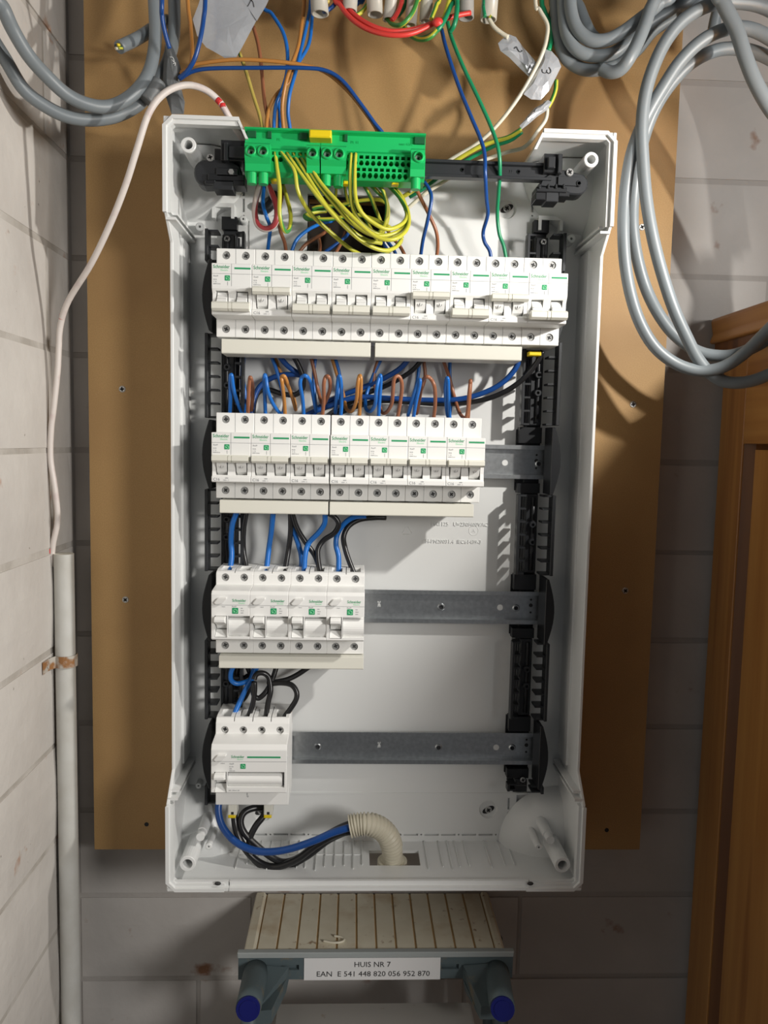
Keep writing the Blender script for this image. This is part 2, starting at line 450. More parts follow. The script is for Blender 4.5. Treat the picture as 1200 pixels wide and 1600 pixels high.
# ================================================================== enclosure
XL, XR, ZT, ZB = -172.2, 230.0, 280.5, -432.5
enc = empty('enclosure', (29, 815, ZB), 'open white plastic four-row distribution enclosure without its cover, mounted on the board', 'enclosure')
cut = MB()
cut.box(-51, 27, 700, 900, 150, 245)                                  # cable opening
def slot_h(xa, xb, z, D, w_=2.3, seg=15.5, gap=2.6):
    x = xa; k = 0
    while x < xb - 3:
        L = min(seg, xb - x); cut.box(x, x + L, D - 3, D + 3, z - w_ / 2, z + w_ / 2); x += L + gap
        if k % 2: cut.cyl((x + .9, z), 1.0, D - 3, D + 3, 8); x += 1.8 + gap
        k += 1
def slot_v(x, za, zb, D, w_=2.3, seg=13.0, gap=2.6):
    z = za; k = 0
    while z > zb + 3:
        L = min(seg, z - zb); cut.box(x - w_ / 2, x + w_ / 2, D - 3, D + 3, z - L, z); z -= L + gap
        if k % 2: cut.cyl((x, z - .9), 1.0, D - 3, D + 3, 8); z -= 1.8 + gap
        k += 1
BK = 800
slot_h(U(368, 1304, BK)[0], U(795, 1304, BK)[0], U(500, 1304, BK)[2], BK)
slot_v(U(795, 1250, BK)[0], U(795, 1247, BK)[2], U(795, 1297, BK)[2], BK)
slot_h(U(675, 276, BK)[0], U(828, 280, BK)[0], U(760, 279, BK)[2], BK, w_=2.6)
slot_v(U(833, 300, BK)[0], U(833, 286, BK)[2], U(833, 345, BK)[2], BK)
slot_v(U(381, 300, BK)[0], U(381, 285, BK)[2], U(381, 340, BK)[2], BK)
for (px, py) in ((763, 1265), (792, 326), (410, 1270), (425, 322)):
    u = U(px, py, BK); cut.cyl((u[0], u[2]), 11, BK - 3, BK + 3.0, 28, r2=9)
c0 = U(820, 1246, BK); cut.box(U(807, 1246, BK)[0], U(838, 1246, BK)[0], 797, 803, U(820, 1256, BK)[2], U(820, 1236, BK)[2])
MB().box(XL + 1, XR - 1, BK, 806, ZB + 1, ZT - 5).build('back_panel', M_case, enc, cut=cut)
MB().box(-53, 29, 806.2, 814.5, 148, 247).build('opening_gasket', M_blackp, enc, cut=MB().box(-50, 26, 790, 830, 151, 244)) 
MB().box(-60, 36, 838, 846, 140, 255).build('cavity_shade', mat('dark_cavity', (.02, .014, .010), .9), bd)  # dark sheet added behind the opening, its shade put into the colour
# keyhole washers in the four fixing dimples
for (px, py, a) in ((763, 1265, .6), (792, 326, 1.0), (408, 1267, .1), (425, 322, .4)):
    u = U(px, py, BK + 3)
    k = MB(); k.prism([(u[0] + 7.0 * math.cos(t) * (1 if abs(math.cos(t)) > .4 else .9), u[2] + 3.4 * math.sin(t)) for t in [2 * math.pi * q / 20 for q in range(20)]], 'D', 802.6, 803.2)
    k.rot('Y', -28, (u[0], 803, u[2])); k.build('keyhole', M_hole, enc)
    pz_screw(enc, u[0], u[2], 802.5, 3.8, a, name='fixing_screw')
# raised fields and ribs on the back panel
MB().box(U(390, 345, BK)[0], U(815, 345, BK)[0], 798.9, 800.2, U(600, 354, BK)[2] - 70, U(600, 352, BK)[2]).build('raised_field', M_case, enc, cut=MB().box(-51, 27, 700, 900, 150, 245))
zl = U(600, 1238, BK)[2]
MB().box(XL + 30, XR - 32, 799.2, 800.2, zl - 2, zl).build('panel_rib', M_case, enc)
# embossed marks
em = MB()
u = U(673, 821, BK); em.text('HA1125   U=230/400VAC', 5.6, u[0], u[2], BK - .3, bold=.05, depth=.8)
u = U(659, 848, BK); em.text('CH-PN20031.4  IEC61439-3', 5.4, u[0], u[2], BK - .3, bold=.05, depth=.8)
em.build('raised_lettering', M_case, enc); em = MB(); u = U(740, 829, BK); em.tube([(u[0] + 5 * math.cos(t), BK, u[2] + 5 * math.sin(t)) for t in [math.pi / 8 * q for q in range(17)]], .35, n=5); em.text('A', 5, u[0] - 1.7, u[2] - 1.8, BK - .15, depth=.3)
em.build('raised_stamp', M_case, enc); em = MB()
u = U(636, 830, BK)
for k in range(3):
    t = math.radians(90 + 120 * k); t2 = math.radians(90 + 120 * (k + 1))
    a = (u[0] + 6.5 * math.cos(t), u[2] + 6.5 * math.sin(t)); b_ = (u[0] + 6.5 * math.cos(t2), u[2] + 6.5 * math.sin(t2))
    em.tube([(a[0] + .15 * (b_[0] - a[0]), BK, a[1] + .15 * (b_[1] - a[1])), (a[0] + .85 * (b_[0] - a[0]), BK, a[1] + .85 * (b_[1] - a[1]))], .35, n=5)
em.build('recycling_mark', M_case, enc); em = MB()
em.text('CE', 6, U(585, 855, BK)[0], U(585, 855, BK)[2], BK - .15, depth=.3)
em.build('raised_lettering', M_case, enc)

# side walls: full height at the corner towers, lower between them
for sx, X0, X1 in ((-1, XL, XL + 3), (1, XR - 3, XR)):
    prof = [(806, ZT), (713, ZT), (713, 200), (736, 178), (736, -322), (713, -346), (713, ZB), (806, ZB)]
    MB().prism(prof, 'X', X0, X1).build('side_wall', M_case, enc, bevel=.5)
    xi = X1 if sx < 0 else X0
    s_ = -sx
    # shallow vertical step and ribs on the inner face
    MB().box(xi, xi + s_ * 2.0, 768, 801, -330, 190).build('wall_step', M_case, enc)
    for (za, zb) in ((193, 199), (-344, -338)):
        g = MB(); sgn = 1 if za > 0 else -1
        g.box(xi - s_ * 2, xi + s_ * 7, 716, 801, za, za + 2.2); g.box(xi - s_ * 2, xi + s_ * 7, 722, 801, za + 5.5, za + 7.7)
        g.build('cover_guide', M_case, enc)
# bottom wall with real cut-out for the conduit, knock-out ribs on it
hx0, hx1 = U(577, 1340, 770)[0], U(655, 1340, 770)[0]
mb = MB().box(XL + 1, XR - 1, 713, 806, ZB, ZB + 3)
mb.build('bottom_wall', M_case, enc, cut=MB().box(hx0, hx1, 752, 781, ZB - 20, ZB + 20))
rb = MB()
for px in (372, 388, 404, 420, 436, 449, 465, 478, 494, 508, 523, 538, 552, 566, 667, 690, 704, 716, 731, 764, 785, 800):
    X = U(px, 1345, 765)[0]; MB().box(X - .45, X + .45, 742 + (px * 7 % 13), 800, ZB + 2.9, ZB + 4.3).build('knockout_rib', M_case, enc)
rb.box(U(372, 1336, 770)[0], hx0 - 8, 772, 773, ZB + 2.9, ZB + 3.8)
rb.build('knockout_rib', M_case, enc)
# front lip of the bottom wall: three lengths with seams
for a, b_ in ((XL + 1, U(356, 1385, 712)[0]), (U(358, 1385, 712)[0], U(827, 1385, 712)[0]), (U(829, 1385, 712)[0], XR - 1)):
    MB().prism([(712.2, ZB), (712.2, ZB + 3), (716, ZB + 3.4), (716, ZB + 8), (719, ZB + 8), (722, ZB + 3), (722, ZB)], 'X', a, b_).build('bottom_lip', M_case, enc)
for px in (340, 829):
    u = U(px, 1383, 712); o = MB().sph((u[0], 713, u[2] + 1), 2.0, 10, 6, (1.6, .8, .9)).build('lip_screw', M_screwd, enc)
# corner towers with flange, inner walls and bosses
def tower(sx, sz):
    xo = XL if sx < 0 else XR; zo = ZT if sz > 0 else ZB
    dx = -sx; dz = -sz
    def bx(mb, x0, x1, D0, D1, z0, z1): return mb.box(xo + dx * x0, xo + dx * x1, D0, D1, zo + dz * z0, zo + dz * z1)
    # outline flange: chamfered corner rim, two steps
    H = 82 if sz > 0 else 84
    for i, (inset, wd, D0, D1) in enumerate(((-.6, 3.2, 711.4, 718), (2.6, 3.4, 714.5, 722))):
        a = inset; b2 = inset + wd; ch = 8
        L = 66 if sz > 0 else 55
        outer = [(a, H), (a, ch), (ch, a), (L, a)]; inner = [(L, b2), (ch + .6, b2), (b2, ch + .6), (b2, H)]
        poly = [(xo + dx * x, zo + dz * z) for x, z in outer + inner]
        MB().prism(poly, 'D', D0, D1).build('rim', M_case, enc)
    if sz > 0:
        # top wall of the tower and its slanting inner end
        mb = MB(); bx(mb, 0, 66, 714, 806, 0, 3); mb.build('top_wall', M_case, enc)
        a = (xo + dx * 66, zo); b2 = (xo + dx * 74, zo - 17)
        t = 2.4 * dx
        poly = [(a[0], a[1]), (b2[0], b2[1]), (b2[0] - t, b2[1]), (a[0] - t, a[1])]
        MB().prism(poly, 'D', 713, 806).build('end_wall', M_case, enc)
    # boss
tower(-1, 1); tower(1, 1); tower(-1, -1); tower(1, -1)
def boss(px, py, D, ro, ri, deep=30):
    u = U(px, py, D); MB().ring((u[0], u[2]), ro, ri, D, 801, 24, D + deep).build('screw_boss', M_case, enc)
boss(294, 226, 722, 6.8, 4.0); boss(924, 249, 722, 6.8, 4.0); boss(293, 1350, 722, 7.9, 4.8); boss(879, 1352, 722, 7.9, 4.8)
boss(326, 1323, 742, 3.3, 1.0, 10); boss(842, 1324, 742, 3.6, 1.0, 10)
boss(312, 354, 785, 4.2, 1.2, 8); boss(893, 373, 785, 4.2, 1.2, 8); boss(380, 342, 790, 3.4, 1.0, 8); boss(310, 1228, 790, 3.2, 1.0, 8); boss(905, 1227, 790, 3.2, 1.0, 8)
for px, py in ((313, 1308), (860, 1313)):
    u = U(px, py, 738)
    mb = MB().cyl((u[0], u[2]), 5.0, 748, 801, 22, r2=6.4); mb.cyl((u[0], u[2]), 4.1, 738, 748.5, 22)
    mb.build('locating_peg', M_case, enc)
# curved pads in the two bottom corners and the top ones
for sx, xo in ((-1, XL + 3), (1, XR - 3)):
    for zo, sz in ((ZB + 3, 1), (ZT - 4, -1)):
        R_ = 63
        arc = lambda r: [(xo - sx * r * math.cos(t), zo + sz * r * math.sin(t)) for t in [math.pi / 2 * k / 14 for k in range(15)]]
        vs = [(xo, 766, zo)] + [(p[0], 768, p[1]) for p in arc(30)] + [(p[0], 782, p[1]) for p in arc(55)] + [(p[0], 799.8, p[1]) for p in arc(R_)]
        fs = [(0, k + 1, k + 2) for k in range(14)] + [(1 + q * 15 + k, 1 + (q + 1) * 15 + k, 1 + (q + 1) * 15 + k + 1, 1 + q * 15 + k + 1) for q in (0, 1) for k in range(14)]
        MB().add(vs, fs, True).build('corner_pad', M_case, enc)
# column seats top and bottom
def seat(px0, py0, px1, py1):
    a = U(px0, py0, 792); b2 = U(px1, py1, 792)
    MB().box(a[0] - 3, a[0], 788, 801, b2[2], a[2]).box(b2[0], b2[0] + 3, 788, 801, b2[2], a[2]).box(a[0] - 3, b2[0] + 3, 788, 801, a[2], a[2] + 4).build('column_seat', M_case, enc)
seat(337, 325, 362, 343); seat(845, 345, 873, 362)

# ================================================================== mounting columns, DIN rails
ZC = [135.4 - 151.43 * i for i in range(4)]
def column(name, X0, sgn, label, ztop, zbot):
    """X0 = outer edge, sgn = direction towards the middle of the enclosure"""
    c = empty(name, (X0, 800, zbot), label, 'mounting column', 'black plastic columns that carry the rails')
    def x(a): return X0 + sgn * a
    mb = MB().box(x(13), x(27), 795.6, 799, zbot + 2, ztop + 6)
    mb.box(x(11), x(29), 797, 799.5, zbot + 4, ztop)
    mb.build('spine', M_blackg, c, bevel=.6)
    MB().box(x(12), x(27), 790, 799.5, ztop + 6, ztop + 18).box(x(12), x(27), 791, 799.5, zbot - 9, zbot + 2).build('end_tab', M_blackp, c)
    segs = [(ztop, ZC[0] + 34)] + [(ZC[i] - 34, ZC[i + 1] + 36) for i in range(3)] + [(ZC[3] - 34, zbot)]
    for (a, b) in segs:
        MB().box(x(13.5), x(26), 785, 796, b, a).build('spine_block', M_blackg, c, bevel=1.0)
        MB().tube([(x(18.5), 784.5, b + 3), (x(18.5), 784.5, a - 3)], 2.2, n=8, sub=2).build('spine_rib', M_blackp, c)
        for (q0, q1, D0) in ((0, 3.2, 766), (34.2, 37, 772)):
            MB().box(x(q0), x(q1), D0, 782, b, a).build('side_strip', M_blackg, c, bevel=.4)
        n = max(1, int((a - b) / 13.2)); st = (a - b - 1.8) / n
        for k in range(n + 1):
            z = b + k * st
            MB().box(x(2), x(12), 770, 786, z, z + 1.8).build('rung', M_blackg, c)
            MB().box(x(28), x(35), 774, 788, z, z + 1.8).build('rung', M_blackg, c)
        if a - b > 60:
            for z in (b + (a - b) * .40, b + (a - b) * .62):
                MB().ring((x(19), z), 3.6, 1.5, 779.5, 786, 16, 784).build('rib_boss', M_blackg, c)
    for i in range(4):
        z0, z1 = ZC[i] - 33, ZC[i] + 34
        arc = [(x(8.4), z0)] + [(x(5.5 - 6.5 * math.sin(math.pi * t / 12)), z0 + (z1 - z0) * t / 12) for t in range(13)] + [(x(8.4), z1)]
        MB().prism(arc, 'D', 758, 788).build('rail_bracket', M_blackp, c, bevel=.5)
        MB().box(x(11), x(36), 796.2, 799, z0 + 2, z1 - 2).box(x(12), x(35), 786, 796.5, z0 + 51, z1).box(x(12), x(35), 786, 796.5, z0, z0 + 10).build('bracket_body', M_blackp, c)
    for z in (ztop - 5, zbot + 8):
        pz_screw(c, x(18.5), z, 783, 3.0, .5)
    return c
cl = U(321, 355, 770); cr = U(884, 372, 770)
column('mounting_column', cl[0], 1, 'black ladder-sided column along the left side of the enclosure, behind the breaker ends', cl[2] - 2, U(321, 1250, 780)[2] + 1)
column('mounting_column', cr[0], -1, 'black ladder-sided column along the right side of the enclosure, mostly uncovered', cr[2] + 4, U(850, 1232, 780)[2])

def rail(i, label, z_off=-1.5):
    z = ZC[i] + z_off; xa, xb = -141, 204
    r = empty('mounting_rail', (30, 794, z), label, 'rail', 'steel mounting rails')
    zt, zb_, lip = z + 17.2, z - 17.2, 4.2
    t = 1.1
    prof = [(787, zt), (787, zt - lip), (794, zt - lip - .3), (794, zb_ + lip + .3), (787, zb_ + lip), (787, zb_),
            (787 + t, zb_), (787 + t, zb_ + lip - t), (794 + t, zb_ + lip - t), (794 + t, zt - lip + t), (787 + t, zt - lip + t), (787 + t, zt)]
    ct = MB()
    py = [403, 722, 955, 1175][i]
    xs = []
    for px in (803, ):
        ct.cyl((U(px, py, 794)[0], z + .5), 1.9, 780, 800, 14)
    MB().prism(prof, 'X', xa, xb).build('channel', M_steel, r)
    for px, rr in {0: (), 1: ((842, 3.6),), 2: ((689, 3.6), (806, 3.6)), 3: ((496, 3.6), (685, 3.6), (800, 3.6))}[i]:
        X = U(px, py, 794)[0]
        mb = MB(); mb.ring((X, z - 1.5), rr, rr * .62, 792.6, 794.2, 18, 794.1); mb.build('threaded_hole', M_steel, r)
        MB().cyl((X, z - 1.5), rr * .6, 793.9, 794.05, 16).build('bore', M_hole, r)
    for px in {0: (), 1: (789,), 2: (781,), 3: (775,)}[i]:
        X = U(px, py, 794)[0]; MB().cyl((X, z - 1.2), 3.1, 793.7, 794.1, 18).build('plug_hole', M_case, r, label='white spot where the panel shows through the hole')
    if i:
        X = U({1: 838, 2: 829, 3: 822}[i], py, 794)[0]
        for dz, rr in ((1.5, 2.0), (7.5, 1.1), (-6, 1.1)): MB().cyl((X, z + dz), rr, 793.6, 794.05, 12).build('small_hole', M_hole, r)
        X = U({1: 856, 2: 846, 3: 838}[i], py, 792)[0]
        pz_screw(r, X, z + 1.8, 793.5, 3.2, .7)
    if i > 1:
        X = U(590, py, 794)[0]
        st = MB(); M90 = Matrix.Rotation(math.radians(-90), 3, 'Y')
        st.text('24E', 4.2, X, z + 4, 793.9, M=Matrix.Rotation(math.radians(90), 3, 'Y'), bold=.05); st.build('stamped_mark', M_case, r)
    return r
rail(0, 'galvanised steel rail hidden behind the top row of breakers')
rail(1, 'galvanised steel rail showing at the right end of the second row')
rail(2, 'galvanised steel rail of the third row, bare right of the four residual current breakers')
rail(3, 'galvanised steel rail of the bottom row, longest bare stretch, beside the main switch')

# ================================================================== breakers (local frame placed on row 0, left end)
XB = -131.1; RP = 787.0
def Dq(q): return RP - q
def screws_and_holes(xs, zs):
    return [(x_, z_) for z_ in zs for x_ in xs]
def dev_screw(parent, X, z, D, a):
    o = MB().cyl((X, z), 3.3, D, D + .8, 18, r2=3.45).build('terminal_screw', M_screw, parent)
    cross(MB(), X, z, D, 3.2, a).build('cross_slot', M_screwd, o)
    return o
def house_icon(parent, X, z, D, s_, twin=False):
    """green square with a pale house outline"""
    h = s_ / 2
    r_ = s_ * .12
    poly = []
    for (cx, cz, a0) in ((h - r_, h - r_, 0), (-h + r_, h - r_, 90), (-h + r_, -h + r_, 180), (h - r_, -h + r_, 270)):
        for k in range(4):
            t = math.radians(a0 + 30 * k); poly.append((X + cx + r_ * math.cos(t), z + cz + r_ * math.sin(t)))
    o = MB().prism(poly, 'D', D - .12, D + .1).build('green_symbol', M_greenp, parent)
    k = h * .62
    pts = [(X + k * .1, z - k), (X + k, z - k), (X + k, z + k * .15), (X, z + k), (X - k, z + k * .15), (X - k, z - k * .2)]
    mb = MB()
    for a, b in zip(pts, pts[1:]):
        mb.tube([(a[0], D - .14, a[1]), (b[0], D - .14, b[1])], s_ * .045, n=4, sub=1)
    mb.cyl((X - k * .45, z - k * .5), s_ * .12, D - .2, D, 8)
    mb.build('house_mark', M_greenl, o)
    return o
def logo(parent, X, z, D, wd):
    k = wd / 16.0
    MB().text('Schneider', 4.3 * k, X - .4 * k, z, D - .03, bold=.035, sx=.86, depth=.1).build('printed_name', M_greenp, parent)
    MB().text('Electric', 2.3 * k, X + 6.2 * k, z - 2.3 * k, D - .03, sx=1.0, depth=.1).build('printed_name_small', M_greenl, parent)
def body_prism(prof, x0, x1, cutter, parent, mat_=M_dev, bev=.45):
    mb = MB().prism([(Dq(q), z + ZC[0]) for q, z in prof], 'X', XB + x0, XB + x1)
    return mb.build('body', mat_, parent, cut=cutter, bevel=bev)
Z0 = ZC[0]

def make_mcb(up):
    r = empty('circuit_breaker', (XB, RP, Z0))
    prof = [(2, -40.5), (44, -40.5), (44, -24.2), (66, -24.2), (68.6, -23.6), (68.6, -18.9), (66.4, -17.9), (65, -12), (65.4, -5), (68.6, -.6), (69, 1.3), (69, 21.6), (44, 22), (44, 40.5), (2, 40.5)]
    ct = MB()
    for zz in (34.3, -33.0):
        for xx in (9, 27): ct.cyl((XB + xx, Z0 + zz), 3.75, Dq(50), Dq(41.8), 18)
    for xx in (9, 27):
        ct.box(XB + xx - 5, XB + xx + 5, Dq(36), Dq(24), Z0 + 34, Z0 + 45)
        ct.box(XB + xx - 5.6, XB + xx + 5.6, Dq(80), Dq(58), Z0 - 17.4, Z0 - 2.2)
    body_prism(prof, .12, 35.88, ct, r)
    for zz in (34.3, -33.0):
        for xx in (9, 27): dev_screw(r, XB + xx, Z0 + zz, Dq(42.6), random.uniform(0, 1.5))
    g = MB().box(XB + 17.85, XB + 18.15, Dq(44.12), Dq(44), Z0 + 22.5, Z0 + 40.3).box(XB + 17.85, XB + 18.15, Dq(44.12), Dq(44), Z0 - 40.3, Z0 - 24.2).box(XB + 17.85, XB + 18.15, Dq(69.1), Dq(68.9), Z0 + 1.5, Z0 + 21.3)
    g.box(XB + .3, XB + 35.7, Dq(69.1), Dq(68.9), Z0 + 12.2, Z0 + 12.5)
    g.build('seam_line', M_greyp, r)
    # toggles
    for xx in (9, 27):
        x0, x1 = XB + xx - 4.6, XB + xx + 4.6
        if up:
            t = MB().prism([(Dq(59), Z0 - 3), (Dq(70), Z0 - 3.5), (Dq(67.5), Z0 - 9), (Dq(64), Z0 - 14.5), (Dq(59), Z0 - 17.5)], 'X', x0, x1).build('toggle', M_dev, r, bevel=.3)
            mk = MB(); c = (XB + xx, Z0 - 9.0)
            pts = [(c[0] + 2.1 * math.cos(a), c[1] + 2.1 * math.sin(a)) for a in [math.pi + math.pi * q / 8 for q in range(9)]]
            mk.tube([(p[0], Dq(67.7) + (c[1] - p[1]) * .45, p[1]) for p in pts], .28, n=5, sub=2)
            mk.box(c[0] - .25, c[0] + .25, Dq(68.1), Dq(66), c[1] - 1.6, c[1] + 1.0)
            mk.build('off_mark', M_dev2, t)
        else:
            t = MB()
            t.prism([(Dq(59), Z0 - 2.6), (Dq(63), Z0 - 3.0), (Dq(64), Z0 - 6), (Dq(67), Z0 - 9), (Dq(70), Z0 - 13), (Dq(59), Z0 - 16)], 'X', x0, x1)
            t = t.build('toggle', M_dev, r, bevel=.3)
            mk = MB()
            for q, dz in ((64.6, -6.2), (67.6, -9.2)): mk.box(x0 + 1, x1 - .6, Dq(q + .4), Dq(q - 1.5), Z0 + dz - .35, Z0 + dz + .35)
            mk.build('on_mark', M_dev2, t)
    # tie bar linking both poles
    zt, zb_ = (1.2, -5.6) if up else (-13.2, -21.4)
    qf = 77 if up else 78
    def barp(dq, dz): return [(Dq(67), Z0 + zt - 1 - dz), (Dq(qf - 3 - dq), Z0 + zt - dz), (Dq(qf - dq), Z0 + zt - 1.6 - dz), (Dq(qf - dq), Z0 + zb_ + 1.8 + dz), (Dq(qf - 2.5 - dq), Z0 + zb_ + dz), (Dq(67), Z0 + zb_ + .6 + dz)]
    mb = MB().prism(barp(0, 0), 'X', XB + 1.6, XB + 15.9).prism(barp(.5, .4), 'X', XB + 15.9, XB + 16.4).prism(barp(0, 0), 'X', XB + 16.4, XB + 19.2).prism(barp(.5, .4), 'X', XB + 19.2, XB + 19.8).prism(barp(0, 0), 'X', XB + 19.8, XB + 34.8)
    mb.build('tie_bar', M_cream, r)
    # prints
    logo(r, XB + 1.9, Z0 + 17.1, Dq(69.05), 16)
    MB().box(XB + 20.6, XB + 35.0, Dq(69.15), Dq(68.9), Z0 + 16.6, Z0 + 18.2).build('green_bar', M_greenp, r)
    house_icon(r, XB + 14.3, Z0 + 8.6, Dq(69.05), 4.7)
    MB().text('Resi9', 1.9, XB + 1.9, Z0 + 9.6, Dq(69.05)).text('MCB', 1.5, XB + 1.7, Z0 + 6.6, Dq(69.05)).text('C 16', 1.5, XB + 1.7, Z0 + 4.7, Dq(69.05)).text('R9PFC616', 1.5, XB + 1.7, Z0 + 2.8, Dq(69.05)).box(XB + 14.4, XB + 14.7, Dq(69.15), Dq(68.9), Z0 + 2.2, Z0 + 5.4).build('small_print', M_greyp, r)
    if up:
        MB().text('C16', 3.6, XB + 1.6, Z0 - 22.6, Dq(68.65), bold=.03).text('6000', 1.5, XB + 12.5, Z0 - 20.6, Dq(68.65)).text('230V~ 3', 1.5, XB + 10.8, Z0 - 22.6, Dq(68.65)).build('rating_print', M_greyp, r)
    return r
MC_UP = make_mcb(True); MC_DN = make_mcb(False)
ORD = ['first', 'second', 'third', 'fourth', 'fifth', 'sixth', 'seventh', 'eighth', 'ninth']
used_up = used_dn = False
ups = {1, 5, 7}
GR1 = 'two-pole breakers of the top row'; GR2 = 'two-pole breakers of the second row'
def put(proto, first, dx, dz, lab, grp, cat='circuit breaker'):
    o = proto if first else copy_tree(proto)
    return o, (dx, 0, dz), lab, grp, cat
todo = []
for i in range(9):
    up = i in ups
    pos = 'at the left end of' if i == 0 else 'at the right end of' if i == 8 else ORD[i] + ' from the left in'
    todo.append((up, 36.0 * i, 0, 'white two-pole breaker %s the top row, tie bar %s' % (pos, 'raised' if up else 'lowered'), GR1, -.15 * i))
for i in range(7):
    pos = 'at the left end of' if i == 0 else 'at the right end of' if i == 6 else ORD[i] + ' from the left in'
    todo.append((True, 36.0 * i + (.8 if i > 2 else 0), ZC[1] - ZC[0], 'white two-pole breaker %s the second row, tie bar raised, marked C16' % pos, GR2, 0))
protos = {True: MC_UP, False: MC_DN}
made = []
for n_, (up, dx, dz, lab, grp, rz) in enumerate(todo):
    o = copy_tree(protos[up]); made.append((o, dx, dz, lab, grp))
for o, dx, dz, lab, grp in made:
    move(o, (dx, 0, dz)); tag(o, lab, 'breaker', grp)
for p in (MC_UP, MC_DN):
    for ch in ALL_CH(p):
        for g in ALL_CH(ch): bpy.data.objects.remove(g)
        bpy.data.objects.remove(ch)
    bpy.data.objects.remove(p)

def make_rcd(n, label, dx, dz, group):
    """residual current device, n modules wide"""
    Wd = 18.0 * n
    zz0 = Z0
    r = empty('residual_current_breaker' if n == 2 else 'main_residual_current_switch', (XB, RP, Z0))
    top4 = n == 4
    if not top4:
        prof = [(2, -40.0), (44, -40.0), (44, -22), (66, -21.5), (69, -20), (69, 3), (69, 22.8), (66.4, 25.6), (44, 27.5), (44, 37.6), (41.5, 39.8), (34, 41.5), (2, 41.5)]
    else:
        prof = [(2, -42.5), (44, -42.5), (44, -20), (66, -19.5), (69, -18), (69, 3), (69, 24), (66.4, 28.6), (45, 31), (44, 41), (40.5, 45.5), (34, 46.5), (2, 46.5)]
    ct = MB()
    zs = 34.3
    for k in range(n):
        xx = 9 + 18 * k
        ct.cyl((XB + xx, Z0 + zs), 3.75, Dq(50), Dq(41.5), 18)
        if not top4: ct.cyl((XB + xx, Z0 - 32.6), 3.75, Dq(50), Dq(41.5), 18)
        ct.box(XB + xx - 5.2, XB + xx + 5.2, Dq(38.5), Dq(20), Z0 + 33, Z0 + 50)
        if k: ct.box(XB + xx - 9.4, XB + xx - 8.6, Dq(43), Dq(10), Z0 + 38.5, Z0 + 50)
    ct.box(XB + 3.2, XB + 14.8, Dq(80), Dq(58), Z0 - 18.5, Z0 + 2.4)          # toggle well
    ct.box(XB + 15.6, XB + Wd + 2 - (4.2 if top4 else 0), Dq(80), Dq(60), Z0 - (13 if top4 else 17.5), Z0 + 2.4)
    body_prism(prof, .12, Wd - .12, ct, r)
    for k in range(n):
        xx = 9 + 18 * k
        dev_screw(r, XB + xx, Z0 + zs, Dq(42.4), random.uniform(0, 1.5))
        if not top4: dev_screw(r, XB + xx, Z0 - 32.6, Dq(42.4), random.uniform(0, 1.5))
    # convex blank bar
    xe = Wd - (4.4 if top4 else .3)
    zb_ = -13 if top4 else -17.5
    pts = []
    for q in range(9):
        t = q / 8; pts.append((Dq(60.5 + 8 * math.sin(math.pi * (.18 + .62 * t))), Z0 - .6 + (zb_ + .6) * t))
    MB().prism([(Dq(59), Z0 - .6)] + pts + [(Dq(59), Z0 + zb_)], 'X', XB + 15.9, XB + xe, smooth=False).build('blank_cover', M_dev, r)
    # toggle: hooded tab on top, dark well, lit sill
    t = MB().prism([(Dq(60), Z0 + 1.8), (Dq(75), Z0 + 2.2), (Dq(77.5), Z0 + .6), (Dq(77.5), Z0 - 2.2), (Dq(73), Z0 - 3.8), (Dq(64), Z0 - 8), (Dq(61), Z0 - 11.5), (Dq(59), Z0 - 11.5)], 'X', XB + 4, XB + 14).build('toggle', M_dev, r, bevel=.4)
    MB().text('0', 3, XB + 10.5, Z0 - 9.6, Dq(64.6)).build('off_mark', M_dev2, t)
    MB().prism([(Dq(59), Z0 - 12.5), (Dq(62), Z0 - 12.5), (Dq(68.5), Z0 - 18), (Dq(59), Z0 - 18)], 'X', XB + 3.6, XB + 14.4).build('well_sill', M_dev, r)
    # test button: slanted lozenge
    b = MB(); cx, cz = XB + 9.0, Z0 + 17.0
    poly = [(-6.2, -2.2), (-2.6, 2.6), (5.8, 3.2), (6.0, 2.0), (2.0, -2.6), (-4.2, -3.6)]
    b.prism([(cx + x_, cz + z_) for x_, z_ in poly], 'D', Dq(72.2), Dq(68.5))
    b.v = [(v[0], v[1] + ((cx - v[0]) * .12 if v[1] < Dq(70) else 0) + 0, v[2]) for v in b.v]
    b.build('test_button', M_dev, r, bevel=.5)
    g = MB().box(XB + .3, XB + Wd - .3, Dq(69.1), Dq(68.9), Z0 + 12.4, Z0 + 12.7)
    g.build('seam_line', M_greyp, r)
    D = Dq(69.05)
    if not top4:
        logo(r, XB + 20, Z0 + 15.8, D, 14)
        house_icon(r, XB + 22.4, Z0 + 7.2, D, 5.7)
        MB().text('Resi9', 1.9, XB + 19.4, Z0 + 10.6, D).text('40A', 1.3, XB + 27.4, Z0 + 9.2, D).text('30mA', 1.3, XB + 27.4, Z0 + 7.0, D).text('230V', 1.3, XB + 27.4, Z0 + 4.8, D).text('I 30mA', 1.2, XB + 9.5, Z0 + 10.6, D).build('small_print', M_greyp, r)
    else:
        logo(r, XB + 19.5, Z0 + 16.2, D, 13.5)
        MB().box(XB + 34.4, XB + 66, Dq(69.15), Dq(68.9), Z0 + 16.2, Z0 + 17.8).build('green_bar', M_greenp, r)
        house_icon(r, XB + 30.4, Z0 + 8.0, D, 4.9)
        MB().text('Resi9', 1.9, XB + 17.6, Z0 + 9.8, D).text('RCCB', 1.5, XB + 17.4, Z0 + 7.0, D).text('40A', 1.5, XB + 17.4, Z0 + 5.0, D).text('R9PR1463', 1.3, XB + 17.4, Z0 + 3.0, D).text('I 300mA', 1.2, XB + 9, Z0 + 10.4, D).text('40A  300mA  IEC', 1.5, XB + 16.8, Z0 - 16.4, Dq(69.05)).build('small_print', M_greyp, r)
